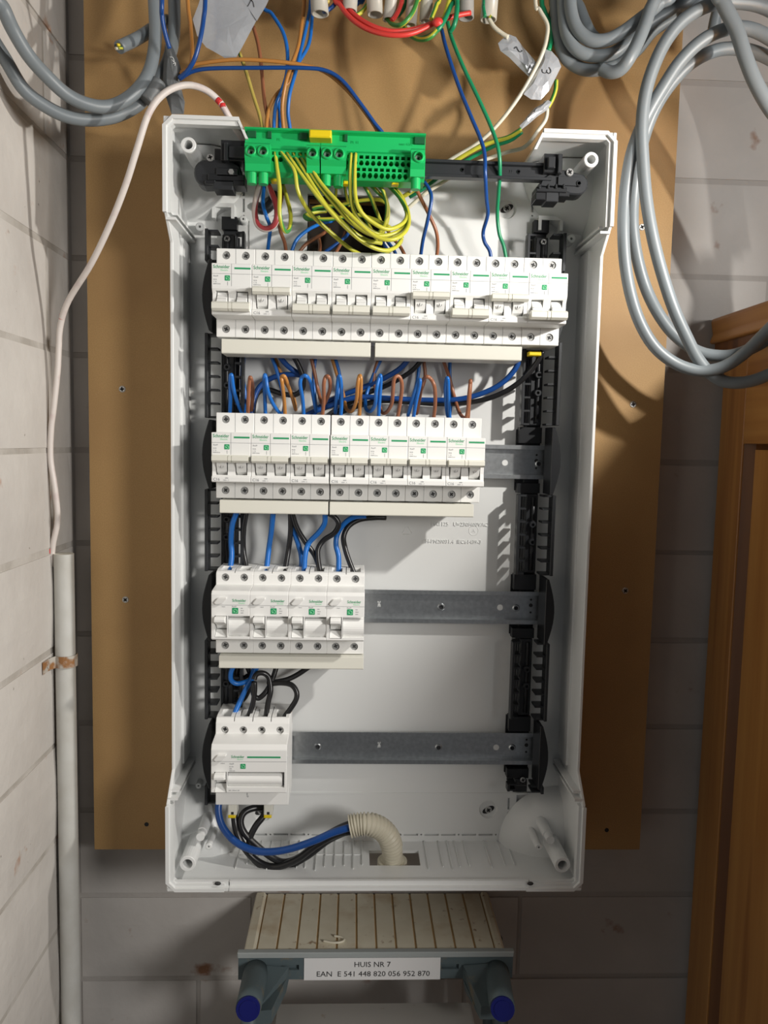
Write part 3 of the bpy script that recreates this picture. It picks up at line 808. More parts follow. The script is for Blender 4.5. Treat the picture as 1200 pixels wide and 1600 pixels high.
        MB().text('Resi9', 3.0, XB + 30.5, Z0 - 28, Dq(44.1), M=Matrix.Rotation(math.radians(90), 3, 'Y')).build('vertical_print', M_greyp, r)
    if n == 2 and dx is None: return r
    move(r, (dx, 0, dz)); tag(r, label, 'breaker', group)
    return r
rc = make_rcd(2, None, None, 0, None)
G3 = 'residual current breakers of the third row'
for i, pos in enumerate(('leftmost', 'second from the left', 'third from the left', 'rightmost')):
    o = copy_tree(rc); move(o, (35.8 * i, 0, ZC[2] - ZC[0])); tag(o, 'white residual current breaker with slanted test button, %s in the third row' % pos, 'breaker', G3)
for ch in ALL_CH(rc):
    for g in ALL_CH(ch): bpy.data.objects.remove(g)
    bpy.data.objects.remove(ch)
bpy.data.objects.remove(rc)
make_rcd(4, 'wide white four-pole main switch with long green stripe, alone in the bottom row', 0, ZC[3] - ZC[0], None)

# busbar covers
def bus(px0, py0, px1, py1, label, D0=735):
    xa, xb = U(px0, (py0 + py1) / 2, D0)[0], U(px1, (py0 + py1) / 2, D0)[0]
    return (xa, xb)
GB = 'cream covers over the busbars'
def buscover(xa, xb, zt, zb_, label):
    b = empty('busbar_cover', ((xa + xb) / 2, 760, zb_), label, 'busbar cover', GB)
    MB().prism([(735, zb_ + .8), (735.8, zb_), (765, zb_), (765, zt), (735, zt)], 'X', xa, xb).build('cover', M_cream, b, bevel=.3)
    n = int((xb - xa) / 18)
    for k in range(n):
        X = xa + 9 + k * 18; MB().box(X - 4, X + 4, 752, 756, zt, zt + 6).build('pin', M_steel, b)
buscover(U(346, 545, 735)[0], U(579, 550, 735)[0], ZC[0] - 43.2, ZC[0] - 56.5, 'long cream busbar cover under the left half of the top row')
buscover(U(586, 550, 735)[0], U(815, 560, 735)[0], ZC[0] - 43.2, ZC[0] - 56.5, 'long cream busbar cover under the right half of the top row')
buscover(U(343, 795, 735)[0], U(512.5, 797, 735)[0], ZC[1] - 41.8, ZC[1] - 54.2, 'cream busbar cover under the left three breakers of the second row')
buscover(U(515, 797, 735)[0], U(740, 798, 735)[0], ZC[1] - 41.8, ZC[1] - 54.2, 'cream busbar cover under the right four breakers of the second row')
buscover(U(342, 1034, 735)[0], U(568, 1035, 735)[0], ZC[2] - 40.9, ZC[2] - 53.2, 'cream busbar cover under the four breakers of the third row')
# yellow end caps
e = empty('busbar_end_cap', U(840, 552, 755), 'small yellow busbar end cap under the right end of the top row', 'end cap')
MB().px(827, 549, 846, 555.5, 756, 766, .6).build('cap', M_yellow, e)

# ================================================================== top rail with its brackets and the green earth terminal block
tr = empty('top_cross_rail', U(760, 255, 730), 'black plastic rail across the top of the enclosure between two brackets', 'rail')
a, b_ = U(350, 241, 726), U(868, 268, 726); zr0, zr1 = a[2] + 2.2, a[2] - 13.0
mb = MB().prism([(725, zr1), (725, zr1 + 2.6), (728.5, zr1 + 3.2), (728.5, zr0 - 3.2), (725, zr0 - 2.6), (725, zr0), (734, zr0), (734, zr1)], 'X', U(380, 240, 726)[0], U(862, 268, 726)[0])
mb.build('profile', M_blackg, tr, bevel=.3)
for px in (723, 811):
    u = U(px, 254, 728); o = MB().ring((u[0], (zr0 + zr1) / 2), 1.9, 1.1, 727.6, 728.6, 14, 728.5).build('hole_collar', M_blackp, tr)
u = U(796, 252, 728); g = MB(); 
for k in (0, 2.0): g.tube([(u[0] + k + .8 * math.cos(t), 728.3, (zr0 + zr1) / 2 + 1.3 * math.sin(t)) for t in (-1.2, -.6, 0, .6, 1.2)], .2, n=4, sub=2)
g.build('moulded_mark', M_blackg, tr)
def bracket(left):
    o = empty('rail_bracket', U(345 if left else 875, 265, 740), 'black moulded bracket holding the %s end of the top cross rail' % ('left' if left else 'right'), 'bracket', 'brackets of the top cross rail')
    def pb(a, b, c, d, D0, D1, name, m_=M_blackp, bev=.6): return MB().px(a, b, c, d, D0, D1, bev).build(name, m_, o)
    if left:
        pb(345, 219, 384, 251, 722, 750, 'clamp_block'); pb(357, 228, 383, 246, 718, 723, 'clamp_jaw', M_blackg); pb(350, 222, 356, 250, 717, 724, 'clamp_jaw', M_blackg)
        pb(335, 232, 350, 252, 732, 760, 'clamp_step', M_blackg)
        c0, c1 = U(303, 268, 728), U(380, 268, 728)
        zc = c0[2] - 1
        arc = [(c0[0] + 9 - 9 * math.cos(t), zc + 11 * math.sin(t)) for t in [math.pi / 2 - math.pi * k / 10 for k in range(11)]]
        poly = arc + [(c1[0] - 4, zc - 9), (c1[0], zc - 3), (c1[0] - 3, zc + 7), (c1[0] - 14, zc + 13)]
        MB().prism(poly, 'D', 727, 746).build('arm', M_blackg, o, bevel=1.2)
        pb(325, 272, 382, 282, 724, 740, 'lower_shelf'); pb(320, 281, 336, 287, 724, 742, 'lug'); pb(333, 283, 364, 296, 724, 742, 'lug', M_blackg); pb(364, 282, 382, 290, 724, 742, 'lug')
        pb(338, 262, 372, 276, 724, 732, 'ridge', M_blackg); u = U(361, 268, 722); MB().cyl((u[0], u[2]), 2.6, 722, 725, 6).build('nut', M_screw, o)
        u = U(328, 245, 724); pz_screw(o, u[0], u[2], 726, 3.4, .3)
    else:
        pb(850, 240, 879, 270, 722, 750, 'clamp_block'); pb(857, 244, 868, 262, 716, 723, 'clamp_jaw', M_blackg); pb(872, 240, 878, 270, 718, 728, 'clamp_jaw', M_blackg)
        c0, c1 = U(840, 290, 728), U(915, 290, 728); zc = c1[2] + 1
        arc = [(c1[0] - 7 + 9 * math.cos(t), zc + 9.5 * math.sin(t)) for t in [-math.pi / 2 + math.pi * k / 10 for k in range(11)]]
        poly = arc + [(c0[0] + 18, zc + 13), (c0[0] + 4, zc + 4), (c0[0], zc - 6), (c0[0] + 10, zc - 9)]
        MB().prism(poly, 'D', 727, 746).build('arm', M_blackg, o, bevel=1.2)
        pb(838, 292, 886, 300, 722, 740, 'lower_shelf'); 
        for i, (x0, x1, y0, y1) in enumerate(((837, 853, 300, 312), (853, 873, 300, 315), (873, 890, 299, 307))): pb(x0, y0, x1, y1, 724, 742, 'lug', M_blackg if i % 2 else M_blackp)
        for x in (842, 856, 868, 880): pb(x, 287, x + 3, 294, 720, 730, 'tooth', M_blackg)
        pb(872, 276, 908, 290, 725, 728, 'label_field', M_blackg, .3)
        u = U(905, 286, 724); MB().ring((u[0], u[2]), 2.6, 1.6, 724, 726, 14, 725).build('moulded_ring', M_blackg, o)
        u = U(891, 268, 724); pz_screw(o, u[0], u[2], 726, 3.6, .6)
    return o
bracket(True); bracket(False)

gb = empty('earth_terminal_block', U(520, 240, 712), 'long green earth terminal block on the top rail full of yellow-green wires', 'terminal block')
zt = 273.2; GX0, GX1 = -101.3, 58.6; gm = U(500, 240, 706)[0]
def gpx(px, D=712): return U(px, 240, D)[0]
def gseg(xa, xb, slots_x, rows):
    ct = MB(); t = (zt - 35)
    for (X, zz) in slots_x: ct.box(X - 1.7, X + 1.7, 700, 722, zz - 1.0, zz + 1.9); ct.cyl((X, zz - 4.2), 2.1, 700, 722, 10)
    prof = [(712, zt), (711, zt - 2), (716, zt - 3), (716, zt - 16), (712, zt - 19), (712, zt - 23), (714, zt - 27), (714, zt - 37), (719, zt - 40), (736, zt - 40), (736, zt)]
    return MB().prism(prof, 'X', xa, xb).build('housing', M_green, gb, cut=ct if slots_x else None)
sl = [(gpx(428 + 10.2 * k), zt - 22.0) for k in range(6)]
gseg(GX0, gm - .2, sl, 1)
sl = [(gpx(546 + 9.35 * k), zt - 22.5) for k in range(11)] + [(gpx(560 + 9.35 * k), zt - 32.5) for k in range(9)]
gseg(gm + .2, GX1, sl, 2)
def gterm(pa, pb, screws, lug):
    xa, xb = gpx(pa, 706), gpx(pb, 706)
    ct = MB()
    for p in screws: ct.cyl((gpx(p, 706), zt - 23.0), 3.6, 690, 712, 18)
    MB().prism([(706, zt - 15.5), (704.5, zt - 17), (704.5, zt - 28), (709, zt - 32), (710, zt - 38), (735, zt - 38), (735, zt - 15.5)], 'X', xa, xb).build('screw_terminal', M_green, gb, cut=ct)
    for p in screws:
        X = gpx(p, 706)
        MB().ring((X, zt - 23.0), 4.8, 3.6, 702.6, 705, 20, 710.5).build('collar', M_green, gb)
        o = MB().cyl((X, zt - 23.0), 3.0, 708, 710, 14).build('clamp_screw', M_screw, gb); cross(MB(), X, zt - 23, 708, 2.4, .5).build('cross_slot', M_screwd, o)
    for p in lug: MB().cyl((gpx(p, 712), 716), 4.3, zt - 47.5, zt - 38, 18, axis='z').build('wire_funnel', M_green, gb)
gterm(382.5, 422, (392, 411), (393, 411)); gterm(479, 499.5, (488,), (489,)); gterm(501.5, 541, (511, 530), (510, 529)); gterm(642, 664, (654,), (651,))
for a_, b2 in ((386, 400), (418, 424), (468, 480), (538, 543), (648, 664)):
    MB().px(a_, 203 + (a_ - 380) * .04, b2, 214 + (a_ - 380) * .04, 713.5, 716.2, .2).build('moulded_pocket', M_greend, gb)  # dark green slabs paint the shade of the pockets
MB().px(483, 202, 518, 214.5, 703, 716, 1.0).build('marker_clip', M_yellow, gb, label='yellow clip-on marker')
em = MB()
for px, t_ in ((432, 'EASY9'[0:0] + 'PE'), (470, '4-16'), (548, 'PE 11'), (624, 'max 63A')):
    em.text(t_, 3.2, gpx(px), zt - 9.5, 715.8, depth=.3)
em.build('moulded_print', M_green, gb)
for px, py, lab in ((428, 278, 0), (541, 282, 0), (617, 283, 0)):
    MB().px(px - 5, py - 3, px + 6, py + 5, 722, 730, .8).build('retaining_tab', M_yellow, gb, label='small yellow foot')

# ================================================================== wires
def wire(name, label, path, r, m_, group=None, D=None, cat='wire', n=9, sub=6, tip=False, twist=0.0):
    """path: points (px, py, depth): each at its own distance from the panel"""
    path = list(path)
    if path[0][1] < -4: path.insert(0, (path[0][0] * 1.5 - path[1][0] * .5, path[0][1] - 170, path[0][2] + 12))
    if path[-1][1] < -4: path.append((path[-1][0] * 1.5 - path[-2][0] * .5, path[-1][1] - 170, path[-1][2] + 12))
    P = [U(*p) for p in path]
    return MB().tube(P, r, n=n, sub=sub, twist=twist).build(name, m_, None, label=label, cat=cat, group=group)
def depths(pts, ds):
    n = len(pts); m_ = len(ds)
    out = []
    for i, p in enumerate(pts):
        t = i / (n - 1) * (m_ - 1); k = min(int(t), m_ - 2); f = t - k
        out.append((p[0], p[1], ds[k] * (1 - f) + ds[k + 1] * f))
    return out
G = 'supply wires coming down to the top of the enclosure'
R1 = 1.75
wd = lambda lab, m_, pts, ds, r=R1, grp=G, nm='wire', tw=0.0: wire(nm, lab, depths(pts, ds), r, m_, grp, twist=tw)
wd('blue wire curving down from the big silver tape flag', M_blue, [(405, -8), (425, 22), (442, 50), (449, 80), (448, 115), (440, 142), (431, 165), (428, 200), (430, 230)], (760, 745, 748))
wd('brown wire down the middle, left of the paired blue ones', M_orange, [(476, -10), (471, 40), (466, 72), (456, 100), (447, 128), (441, 165), (443, 200), (446, 230)], (765, 735, 748))
wd('blue wire beside the brown one, straightest of the pair', M_blue, [(486, -10), (480, 35), (470, 78), (462, 112), (453, 145), (450, 175), (453, 200), (456, 230)], (768, 740, 750))
wd('blue wire bulging right beneath the straight blue one', M_blue, [(487, -5), (487, 35), (482, 70), (466, 98), (448, 128), (436, 152), (437, 180), (437, 200), (437, 230)], (775, 755, 748))
wd('short brown wire splitting off left above the green block', M_orange, [(458, 108), (450, 130), (432, 148), (420, 172), (416, 200), (416, 230)], (752, 748, 744))
wd('thin brown wire from under the silver tape to the green block', M_brown, [(396, 42), (404, 72), (409, 110), (413, 155), (420, 196), (422, 230)], (760, 752, 748))
wd('old yellow wire slanting from the silver tape to the green block', M_ygo, [(374, 82), (384, 110), (396, 150), (408, 190), (412, 230)], (745, 750, 746), r=1.7, tw=.05)
wd('orange-brown wire running right from grey tape, then down behind the green block', M_orange, [(282, 116), (296, 104), (320, 98), (370, 93), (430, 96), (480, 103), (512, 115), (545, 144), (572, 178), (590, 206), (600, 240)], (735, 728, 738, 745))
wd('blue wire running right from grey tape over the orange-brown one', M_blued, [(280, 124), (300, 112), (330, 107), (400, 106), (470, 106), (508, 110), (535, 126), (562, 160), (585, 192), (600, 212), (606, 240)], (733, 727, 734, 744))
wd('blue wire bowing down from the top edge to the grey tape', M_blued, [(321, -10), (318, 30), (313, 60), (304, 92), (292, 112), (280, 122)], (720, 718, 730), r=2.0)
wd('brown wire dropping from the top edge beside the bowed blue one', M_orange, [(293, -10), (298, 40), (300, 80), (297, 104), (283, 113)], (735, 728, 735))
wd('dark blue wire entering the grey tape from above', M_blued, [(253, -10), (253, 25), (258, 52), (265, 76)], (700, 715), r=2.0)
wd('blue wire hanging right, crossing over the black top rail', M_blued, [(690, 46), (697, 75), (715, 130), (735, 180), (750, 215), (757, 240), (758, 270), (760, 310), (762, 335), (755, 362), (757, 378), (765, 392), (768, 410)], (745, 728, 718, 760, 765), r=1.8)
wd('green wire hanging right, crossing over the black top rail', M_gn, [(698, 30), (706, 60), (724, 105), (748, 155), (768, 200), (779, 235), (781, 268), (779, 300), (777, 335), (780, 365), (787, 385), (792, 412)], (745, 728, 718, 760, 765), r=1.8)

# wires tied in at the top edge of the frame
GT = 'wires looping through the milky connectors'
wd('lower red wire of the pair sagging at the top edge', M_red, [(520, -20), (532, 8), (550, 30), (575, 46), (605, 54), (636, 54), (662, 45), (685, 33), (715, 24), (735, 20)], (745, 722, 735), r=2.2, grp=GT)
wd('upper red wire of the pair sagging at the top edge', M_red, [(527, -20), (540, 8), (560, 28), (585, 42), (612, 49), (640, 47), (660, 42), (678, 36)], (748, 726, 732), r=2.2, grp=GT)
wd('yellow striped loop low under the red wires', M_yg, [(632, 42), (642, 56), (658, 62), (675, 56), (692, 32), (702, 0), (706, -20)], (745, 722, 735), r=2.1, grp=GT, tw=.03)
wd('green loop hanging just right of the yellow striped one', M_gn, [(650, 60), (668, 58), (688, 42), (704, 10), (712, -18)], (735, 722, 735), r=2.1, grp=GT)
wd('green wire loop nearest the grey connector on the right', M_gn, [(714, -18), (714, 15), (710, 38), (703, 50)], (730, 722, 730), r=2.2, grp=GT)
wd('yellow wire bending out of the connector left of the red knot', M_yg, [(604, 28), (614, 38), (628, 38), (643, 22), (652, 0), (656, -20)], (745, 724, 738), r=2.1, grp=GT)
wd('yellow striped wire straight down into the red knot', M_yg, [(688, -18), (682, 8), (674, 30)], (735, 728), r=2.0, grp=GT)
wd('short red wire curving into a connector', M_red, [(628, -18), (626, 8), (618, 25), (612, 32)], (740, 735), r=2.0, grp=GT)
wd('dark green wire behind the short red one', M_gn, [(636, -18), (632, 10), (622, 25)], (748, 745), r=1.9, grp=GT)
wd('yellow-green wire curving left between the first connectors', M_yg, [(582, -18), (572, 10), (560, 22), (548, 26)], (748, 742), r=1.9, grp=GT)
wd('blue wire curving left between the first connectors', M_blued, [(570, -18), (560, 4), (548, 12), (542, 16)], (752, 748), r=1.9, grp=GT)
wd('grey-blue wire at the mouth of the leftmost connector', M_blued, [(530, -18), (524, 5), (512, 16), (505, 18)], (748, 742), r=1.9, grp=GT)
wd('yellow wire at the mouth of the leftmost connector', M_ygo, [(513, -14), (510, 2), (503, 14)], (742, 740), r=1.8, grp=GT)
wd('white wire from the rightmost connector into the tape marked 2', M_white, [(763, 28), (772, 42), (784, 52), (794, 58)], (742, 738), r=2.0, grp=GT)
k0 = MB().sph(U(684, 35, 722), 4.2, 12, 8, (1.2, .8, 1.0)); k0.build('insulating_tape_knot', M_red, label='red tape knot gathering wires under the connectors', cat='tape')
GC = 'milky tubular wire connectors'
cons = [(500, 22, 13, -8, 'leftmost, at the top edge'), (546, 18, 11, 6, 'second from the left, small, half behind the red wires'), (586, 23, 12, -6, 'wide-mouthed, above the sagging red wires'), (607, 31, 9, 12, 'slanting, with a brown rim'),
        (641, 40, 9, 8, 'lowest hanging'), (665, 34, 9.5, 2, 'behind the yellow striped wires'), (728, 28, 12, -4, 'grey-brown, right of the green loops'), (763, 31, 12.5, 4, 'rightmost, holding yellow and green wires')]
for i, (px, py, rp, tilt, lab) in enumerate(cons):
    r_ = rp * 740 / FPX; b0 = U(px, py, 742)
    mb = MB(); n = 18
    vs = []; prof = [(r_ * .96, 34), (r_, 0), (r_ * .8, -.2), (r_ * .72, 12), (0.01, 13)]
    for (rr, h) in prof:
        for k in range(n):
            t = 2 * math.pi * k / n; vs.append((b0[0] + rr * math.cos(t) + h * math.tan(math.radians(tilt)) * .6, b0[1] + rr * math.sin(t) - h * .12, b0[2] + h))
    fs = [(q * n + k, q * n + (k + 1) % n, (q + 1) * n + (k + 1) % n, (q + 1) * n + k) for q in range(len(prof) - 1) for k in range(n)]
    mb.add(vs, fs, True); mb.build('wire_connector', M_chocbl if i != 6 else M_tread, label='milky tubular wire connector, ' + lab, cat='connector', group=GC)
wd('green wire inside the rightmost connector', M_gn, [(757, -15), (756, 10), (758, 26)], (738, 736), r=1.8, grp=GT)
wd('yellow wire inside the rightmost connector', M_yg, [(769, -15), (768, 10), (766, 26)], (738, 736), r=1.8, grp=GT)

# right-hand taped wires
GW = 'taped wires at the upper right'
wd('cream wire passing down through the tape marked 3 towards the rail', M_white, [(836, -5), (843, 15), (855, 38), (854, 60), (848, 82), (836, 108), (815, 145), (790, 180), (765, 208), (740, 228), (700, 252), (665, 280), (640, 300)], (735, 725, 745, 770), r=1.8, grp=GW)
wd('green wire dropping at the top edge into the tape marked 3', M_gn, [(846, -12), (850, 15), (860, 38), (862, 58), (857, 80)], (742, 734), r=2.2, grp=GW)
wd('yellow wire behind the green one at the upper right', M_ygo, [(860, -12), (862, 12), (858, 30), (864, 50), (860, 80)], (748, 740), r=1.8, grp=GW)
wd('yellow-green wire from the tape marked 3 to the small tape', M_yg, [(869, 125), (868, 140), (863, 155), (856, 168)], (738, 740), r=2.0, grp=GW)
wd('yellow wire swinging left from the small tape to the rail', M_yg, [(815, 202), (795, 214), (772, 221), (748, 230), (720, 246), (695, 262), (668, 282), (645, 298), (625, 310)], (735, 755, 775), r=2.1, grp=GW, tw=.02)
wd('green wire swinging left beneath the yellow one', M_gn, [(816, 206), (798, 219), (775, 227), (752, 238), (722, 254), (690, 274), (660, 296), (640, 308)], (738, 758, 778), r=1.9, grp=GW)
wd('cream wire looping from the small tape down behind the rail', M_white, [(852, 158), (855, 172), (852, 188), (840, 205), (828, 222), (815, 232), (795, 237), (765, 247), (730, 260), (700, 280), (665, 302), (632, 330)], (740, 748, 775), r=1.8, grp=GW)
def tape(poly, D, th, m_, label, marks=(), mat_ink=M_inkblk):
    o = None
    P = [U(x, y, D) for x, y in poly]
    mb = MB()
    cx = sum(p[0] for p in P) / len(P); cz = sum(p[2] for p in P) / len(P)
    n = len(P)
    # bulged wrap: centre thicker than the pressed edges
    vs = [(p[0], D + random.uniform(-.6, .6), p[2]) for p in P]
    mid = [(cx + (p[0] - cx) * .55, D - th + random.uniform(-.8, .4), cz + (p[2] - cz) * .55) for p in P]
    back = [(cx + (p[0] - cx) * .55, D + th * .8, cz + (p[2] - cz) * .55) for p in P]
    vs = vs + mid + back + [(cx, D - th * 1.15, cz), (cx, D + th, cz)]
    fs = []
    for k in range(n):
        k2 = (k + 1) % n
        fs += [(k, k2, n + k2, n + k), (k2, k, 2 * n + k, 2 * n + k2), (n + k, n + k2, 3 * n), (2 * n + k2, 2 * n + k, 3 * n + 1)]
    mb.add(vs, fs, False)
    o = mb.build('tape_flag', m_, label=label, cat='tape', group='grey tape labels on the wires')
    if marks:
        mk = MB(); org = ORG[o.name]
        for st in marks: mk.tube([U(x, y, D - th - .9) for x, y in st], .32, n=5, sub=4)
        me = mk.build('handwritten_mark', mat_ink, o)
    return o
tape([(320, -25), (430, -25), (415, 8), (402, 30), (390, 52), (378, 74), (368, 92), (354, 92), (338, 83), (322, 74), (308, 56), (301, 30), (310, 8)], 740, 1.0, M_tape, 'large shiny silver tape flag with a black K at the top edge',
     marks=(((387, 10), (390, 5), (393, -2)), ((397, 11), (395, 3), (390, -2), (386, -10)), ((395, 3), (392, -4), (400, -12))))
# fold line flap on the big flag
MB().prism([(p[0], p[2]) for p in (U(366, -20, 737), U(430, -25, 737), U(415, 8, 737), U(401, 31, 737))], 'D', 738.4, 738.8).build('tape_fold', M_tape, label='upper folded strip of silver tape along the top edge', cat='tape', group='grey tape labels on the wires')
tape([(258, 70), (266, 66), (272, 78), (280, 98), (284, 112), (281, 128), (285, 145), (289, 160), (287, 178), (268, 178), (262, 160), (255, 140), (255, 115), (256, 90)], 738, 4.0, M_taped, 'dull grey tape wrapped round wires above the enclosure corner',
     marks=(((265, 89), (270, 90), (272, 97), (268, 93)), ((270, 100), (274, 98), (273, 103))), mat_ink=M_case)
tape([(778, 68), (786, 60), (795, 53), (806, 58), (818, 74), (832, 90), (842, 103), (836, 112), (828, 121), (812, 106), (796, 90), (782, 80)], 740, 3.0, M_tape, 'silver tape marked 2, slanting across the board',
     marks=(((804, 76), (807, 73), (809, 77), (812, 81), (816, 80), (815, 78)),))
tape([(851, 76), (862, 80), (872, 92), (877, 104), (868, 122), (858, 142), (845, 156), (830, 155), (818, 147), (828, 126), (838, 105), (846, 90)], 733, 4.0, M_tape, 'larger silver tape marked 3, right of the tape marked 2',
     marks=(((847, 108), (848, 113), (853, 114), (855, 109)), ((854, 112), (858, 115), (861, 111), (858, 105))))
tape([(848, 162), (856, 156), (862, 160), (855, 172), (840, 182), (826, 194), (814, 203), (812, 196), (822, 184), (834, 170)], 738, 3.0, M_tape, 'small silver tape marked 1 below the tape marked 3', marks=(((835, 175), (837, 170), (839, 168)),))

# wires below the green block
GE = 'yellow-green earth wires looping below the green block'
def ye(lab, pts, ds, r=1.9, tw=.02): return wire('earth_wire', lab, depths(pts, ds), r, M_yg, GE, twist=tw)
ye('first earth wire from the left slot, hanging in a narrow loop', [(429, 237), (433, 262), (437, 295), (437, 335), (444, 360), (452, 358), (454, 335), (447, 305), (441, 285), (440, 270)], (714, 712, 735, 760), tw=.06)
ye('earth wire sweeping lowest left towards the breakers', [(438, 237), (448, 250), (460, 268), (466, 300), (484, 332), (515, 362), (545, 387), (562, 397), (568, 399)], (714, 706, 740, 765))
ye('earth wire from the third slot curving low across the opening', [(447, 238), (470, 272), (500, 312), (535, 350), (567, 378), (597, 391), (617, 387), (627, 375)], (714, 704, 725, 745))
ye('earth wire beside the third, crossing to the bottom of the bundle', [(456, 238), (478, 272), (508, 318), (540, 352), (570, 374), (596, 380)], (715, 708, 735))
ye('earth wire turning back up at the right of the bundle', [(466, 238), (492, 282), (525, 322), (552, 350), (585, 368), (618, 364), (634, 350), (635, 330), (622, 305), (606, 284)], (715, 708, 712, 735, 755))
ye('earth wire of the last left slot, widest sweep', [(474, 239), (498, 282), (530, 318), (562, 350), (590, 371), (615, 374), (633, 362), (639, 345), (634, 322), (615, 298), (598, 283)], (715, 702, 706, 730, 750))
ye('left one of the two parallel earth wires dropping straight', [(548, 240), (547, 270), (548, 305), (554, 332), (570, 353), (595, 367), (618, 366), (632, 352)], (712, 704, 715, 735))
ye('right one of the two parallel earth wires dropping straight', [(555, 240), (554, 270), (555, 305), (562, 328), (580, 346), (605, 358), (628, 350), (636, 335), (630, 312), (615, 292), (600, 282)], (712, 700, 710, 735, 755))
ye('earth wire seen from behind the block falling towards the opening', [(565, 284), (578, 305), (588, 330), (596, 350)], (745, 775))
ye('earth wire bending right of the opening centre', [(572, 282), (590, 300), (604, 315), (606, 340), (598, 362), (585, 372)], (745, 768))
ye('greener earth wire looping inside the right of the bundle', [(583, 282), (598, 298), (605, 322), (602, 348), (592, 364)], (742, 755))
ye('earth wire crossing the opening nearly level, upper', [(488, 326), (500, 323), (530, 321), (560, 314), (590, 312), (605, 318)], (785, 775))
ye('earth wire crossing the opening nearly level, lower', [(477, 336), (490, 342), (520, 342), (555, 336), (585, 343), (610, 356)], (770, 755))
ye('short earth wire bent back at the left edge of the opening', [(510, 330), (490, 332), (476, 337), (482, 343), (500, 340)], (790, 775))
ye('thin earth wire dropping behind the middle of the green block', [(525, 283), (525, 300), (523, 318)], (750, 785), r=1.5)
ye('thin earth wire next to the middle yellow foot', [(538, 283), (540, 300), (545, 322)], (750, 785), r=1.5)
ye('earth wire climbing steeply through the middle of the opening', [(560, 320), (570, 340), (582, 362), (590, 380)], (785, 775), r=1.6)
ye('rightmost earth wire swinging down to the breakers', [(628, 370), (625, 380), (612, 390), (598, 398), (585, 405)], (750, 765))
GL = 'wires dropping into the top terminals of the top row'
dl = lambda lab, m_, pts, ds, r=1.75: wire('wire', lab, depths(pts, ds), r, m_, GL)
dl('blue wire falling past the red and white loop', M_blue, [(417, 272), (413, 290), (411, 318), (416, 338), (422, 355), (420, 378), (417, 402)], (745, 730, 765))
dl('brown wire beside the hanging narrow loop', M_brown, [(443, 276), (440, 310), (434, 335), (438, 360), (445, 380), (448, 404)], (750, 742, 765))
dl('blue wire coming left out of the opening', M_blue, [(520, 345), (500, 350), (480, 360), (464, 374), (456, 392), (454, 404)], (795, 765, 762))
dl('brown wire coming left out of the opening', M_brown, [(515, 358), (500, 368), (480, 380), (468, 394), (465, 404)], (798, 768, 762))
dl('dark blue wire slanting out of the middle of the opening', M_blued, [(552, 352), (540, 370), (522, 384), (508, 394), (500, 404)], (798, 768))
dl('brown wire falling right of the green block, slanting', M_brown, [(643, 278), (655, 305), (670, 335), (681, 360), (684, 382), (682, 404)], (745, 748, 765))
dl('blue wire bowing right of the green block', M_blued, [(658, 278), (670, 295), (674, 312), (668, 345), (661, 375), (657, 402)], (745, 738, 765))
dl('dark brown wire behind the right of the bundle', M_brown, [(600, 350), (612, 370), (625, 385), (634, 402)], (790, 768))
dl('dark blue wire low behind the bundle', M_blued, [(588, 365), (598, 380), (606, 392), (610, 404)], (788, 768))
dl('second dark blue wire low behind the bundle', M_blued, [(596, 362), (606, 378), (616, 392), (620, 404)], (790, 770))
dl('brown wire stump at the left edge of the opening', M_brown, [(498, 372), (500, 385), (498, 402)], (795, 770))
dl('brown wire in the middle of the opening', M_brown, [(540, 362), (534, 378), (524, 396)], (800, 775))
wire('sheathed_cable', 'red-stained white cable hanging in a loop below the left of the green block', depths([(412, 272), (404, 295), (398, 325), (402, 350), (415, 358), (428, 352), (433, 335), (430, 315), (420, 292), (414, 276)], (745, 735, 730, 742)), 2.8, M_rw, None, cat='cable', twist=.06)
MB().tube([U(*p) for p in depths([(400, 322), (412, 328), (424, 318), (430, 300)], (800, 798))], 5, n=10).build('sheathed_cable', M_blackp, label='dark cable end lying behind the red-stained loop', cat='cable')

# ================================================================== wires between the rows
G12 = 'jumper loops feeding the second row from above'
def lp(lab, m_, pts, ds, r=1.85): return wire('wire', lab, depths(pts, ds), r, m_, G12)
o9 = ['first', 'second', 'third', 'fourth', 'fifth', 'sixth', 'seventh']
B12 = [
 (M_blue, [(359, 656), (360, 620), (360, 590), (362, 587), (365, 608), (372, 632), (381, 648), (383, 620), (380, 590), (381, 555)], (770, 745, 742, 770, 785, 780)),
 (M_blue, [(415, 656), (414, 620), (413, 590), (415, 588), (418, 608), (424, 626), (434, 642), (442, 645), (444, 625), (434, 585), (424, 556)], (770, 742, 742, 765, 785, 785)),
 (M_blue, [(475, 656), (473, 625), (469, 600), (472, 589), (479, 588), (486, 600), (490, 622), (494, 642), (492, 620), (490, 585), (493, 558)], (770, 742, 738, 765, 788, 788)),
 (M_blue, [(532, 656), (534, 620), (532, 592), (529, 589), (527, 606), (525, 630), (524, 645), (527, 620), (531, 590), (524, 560)], (770, 742, 742, 770, 788, 788)),
 (M_blue, [(591, 657), (593, 625), (595, 592), (593, 588), (588, 610), (586, 632), (578, 643), (571, 636), (573, 615), (584, 585), (595, 562)], (770, 742, 742, 770, 788, 788)),
 (M_blue, [(645, 658), (650, 628), (656, 600), (655, 594), (648, 612), (640, 640), (638, 648), (646, 620), (653, 590), (655, 563)], (770, 742, 742, 770, 788, 788)),
 (M_blue, [(703, 658), (701, 625), (700, 595), (698, 592), (696, 608), (698, 640), (702, 652), (706, 610), (703, 590), (703, 564)], (770, 742, 742, 772, 792, 790)),
]
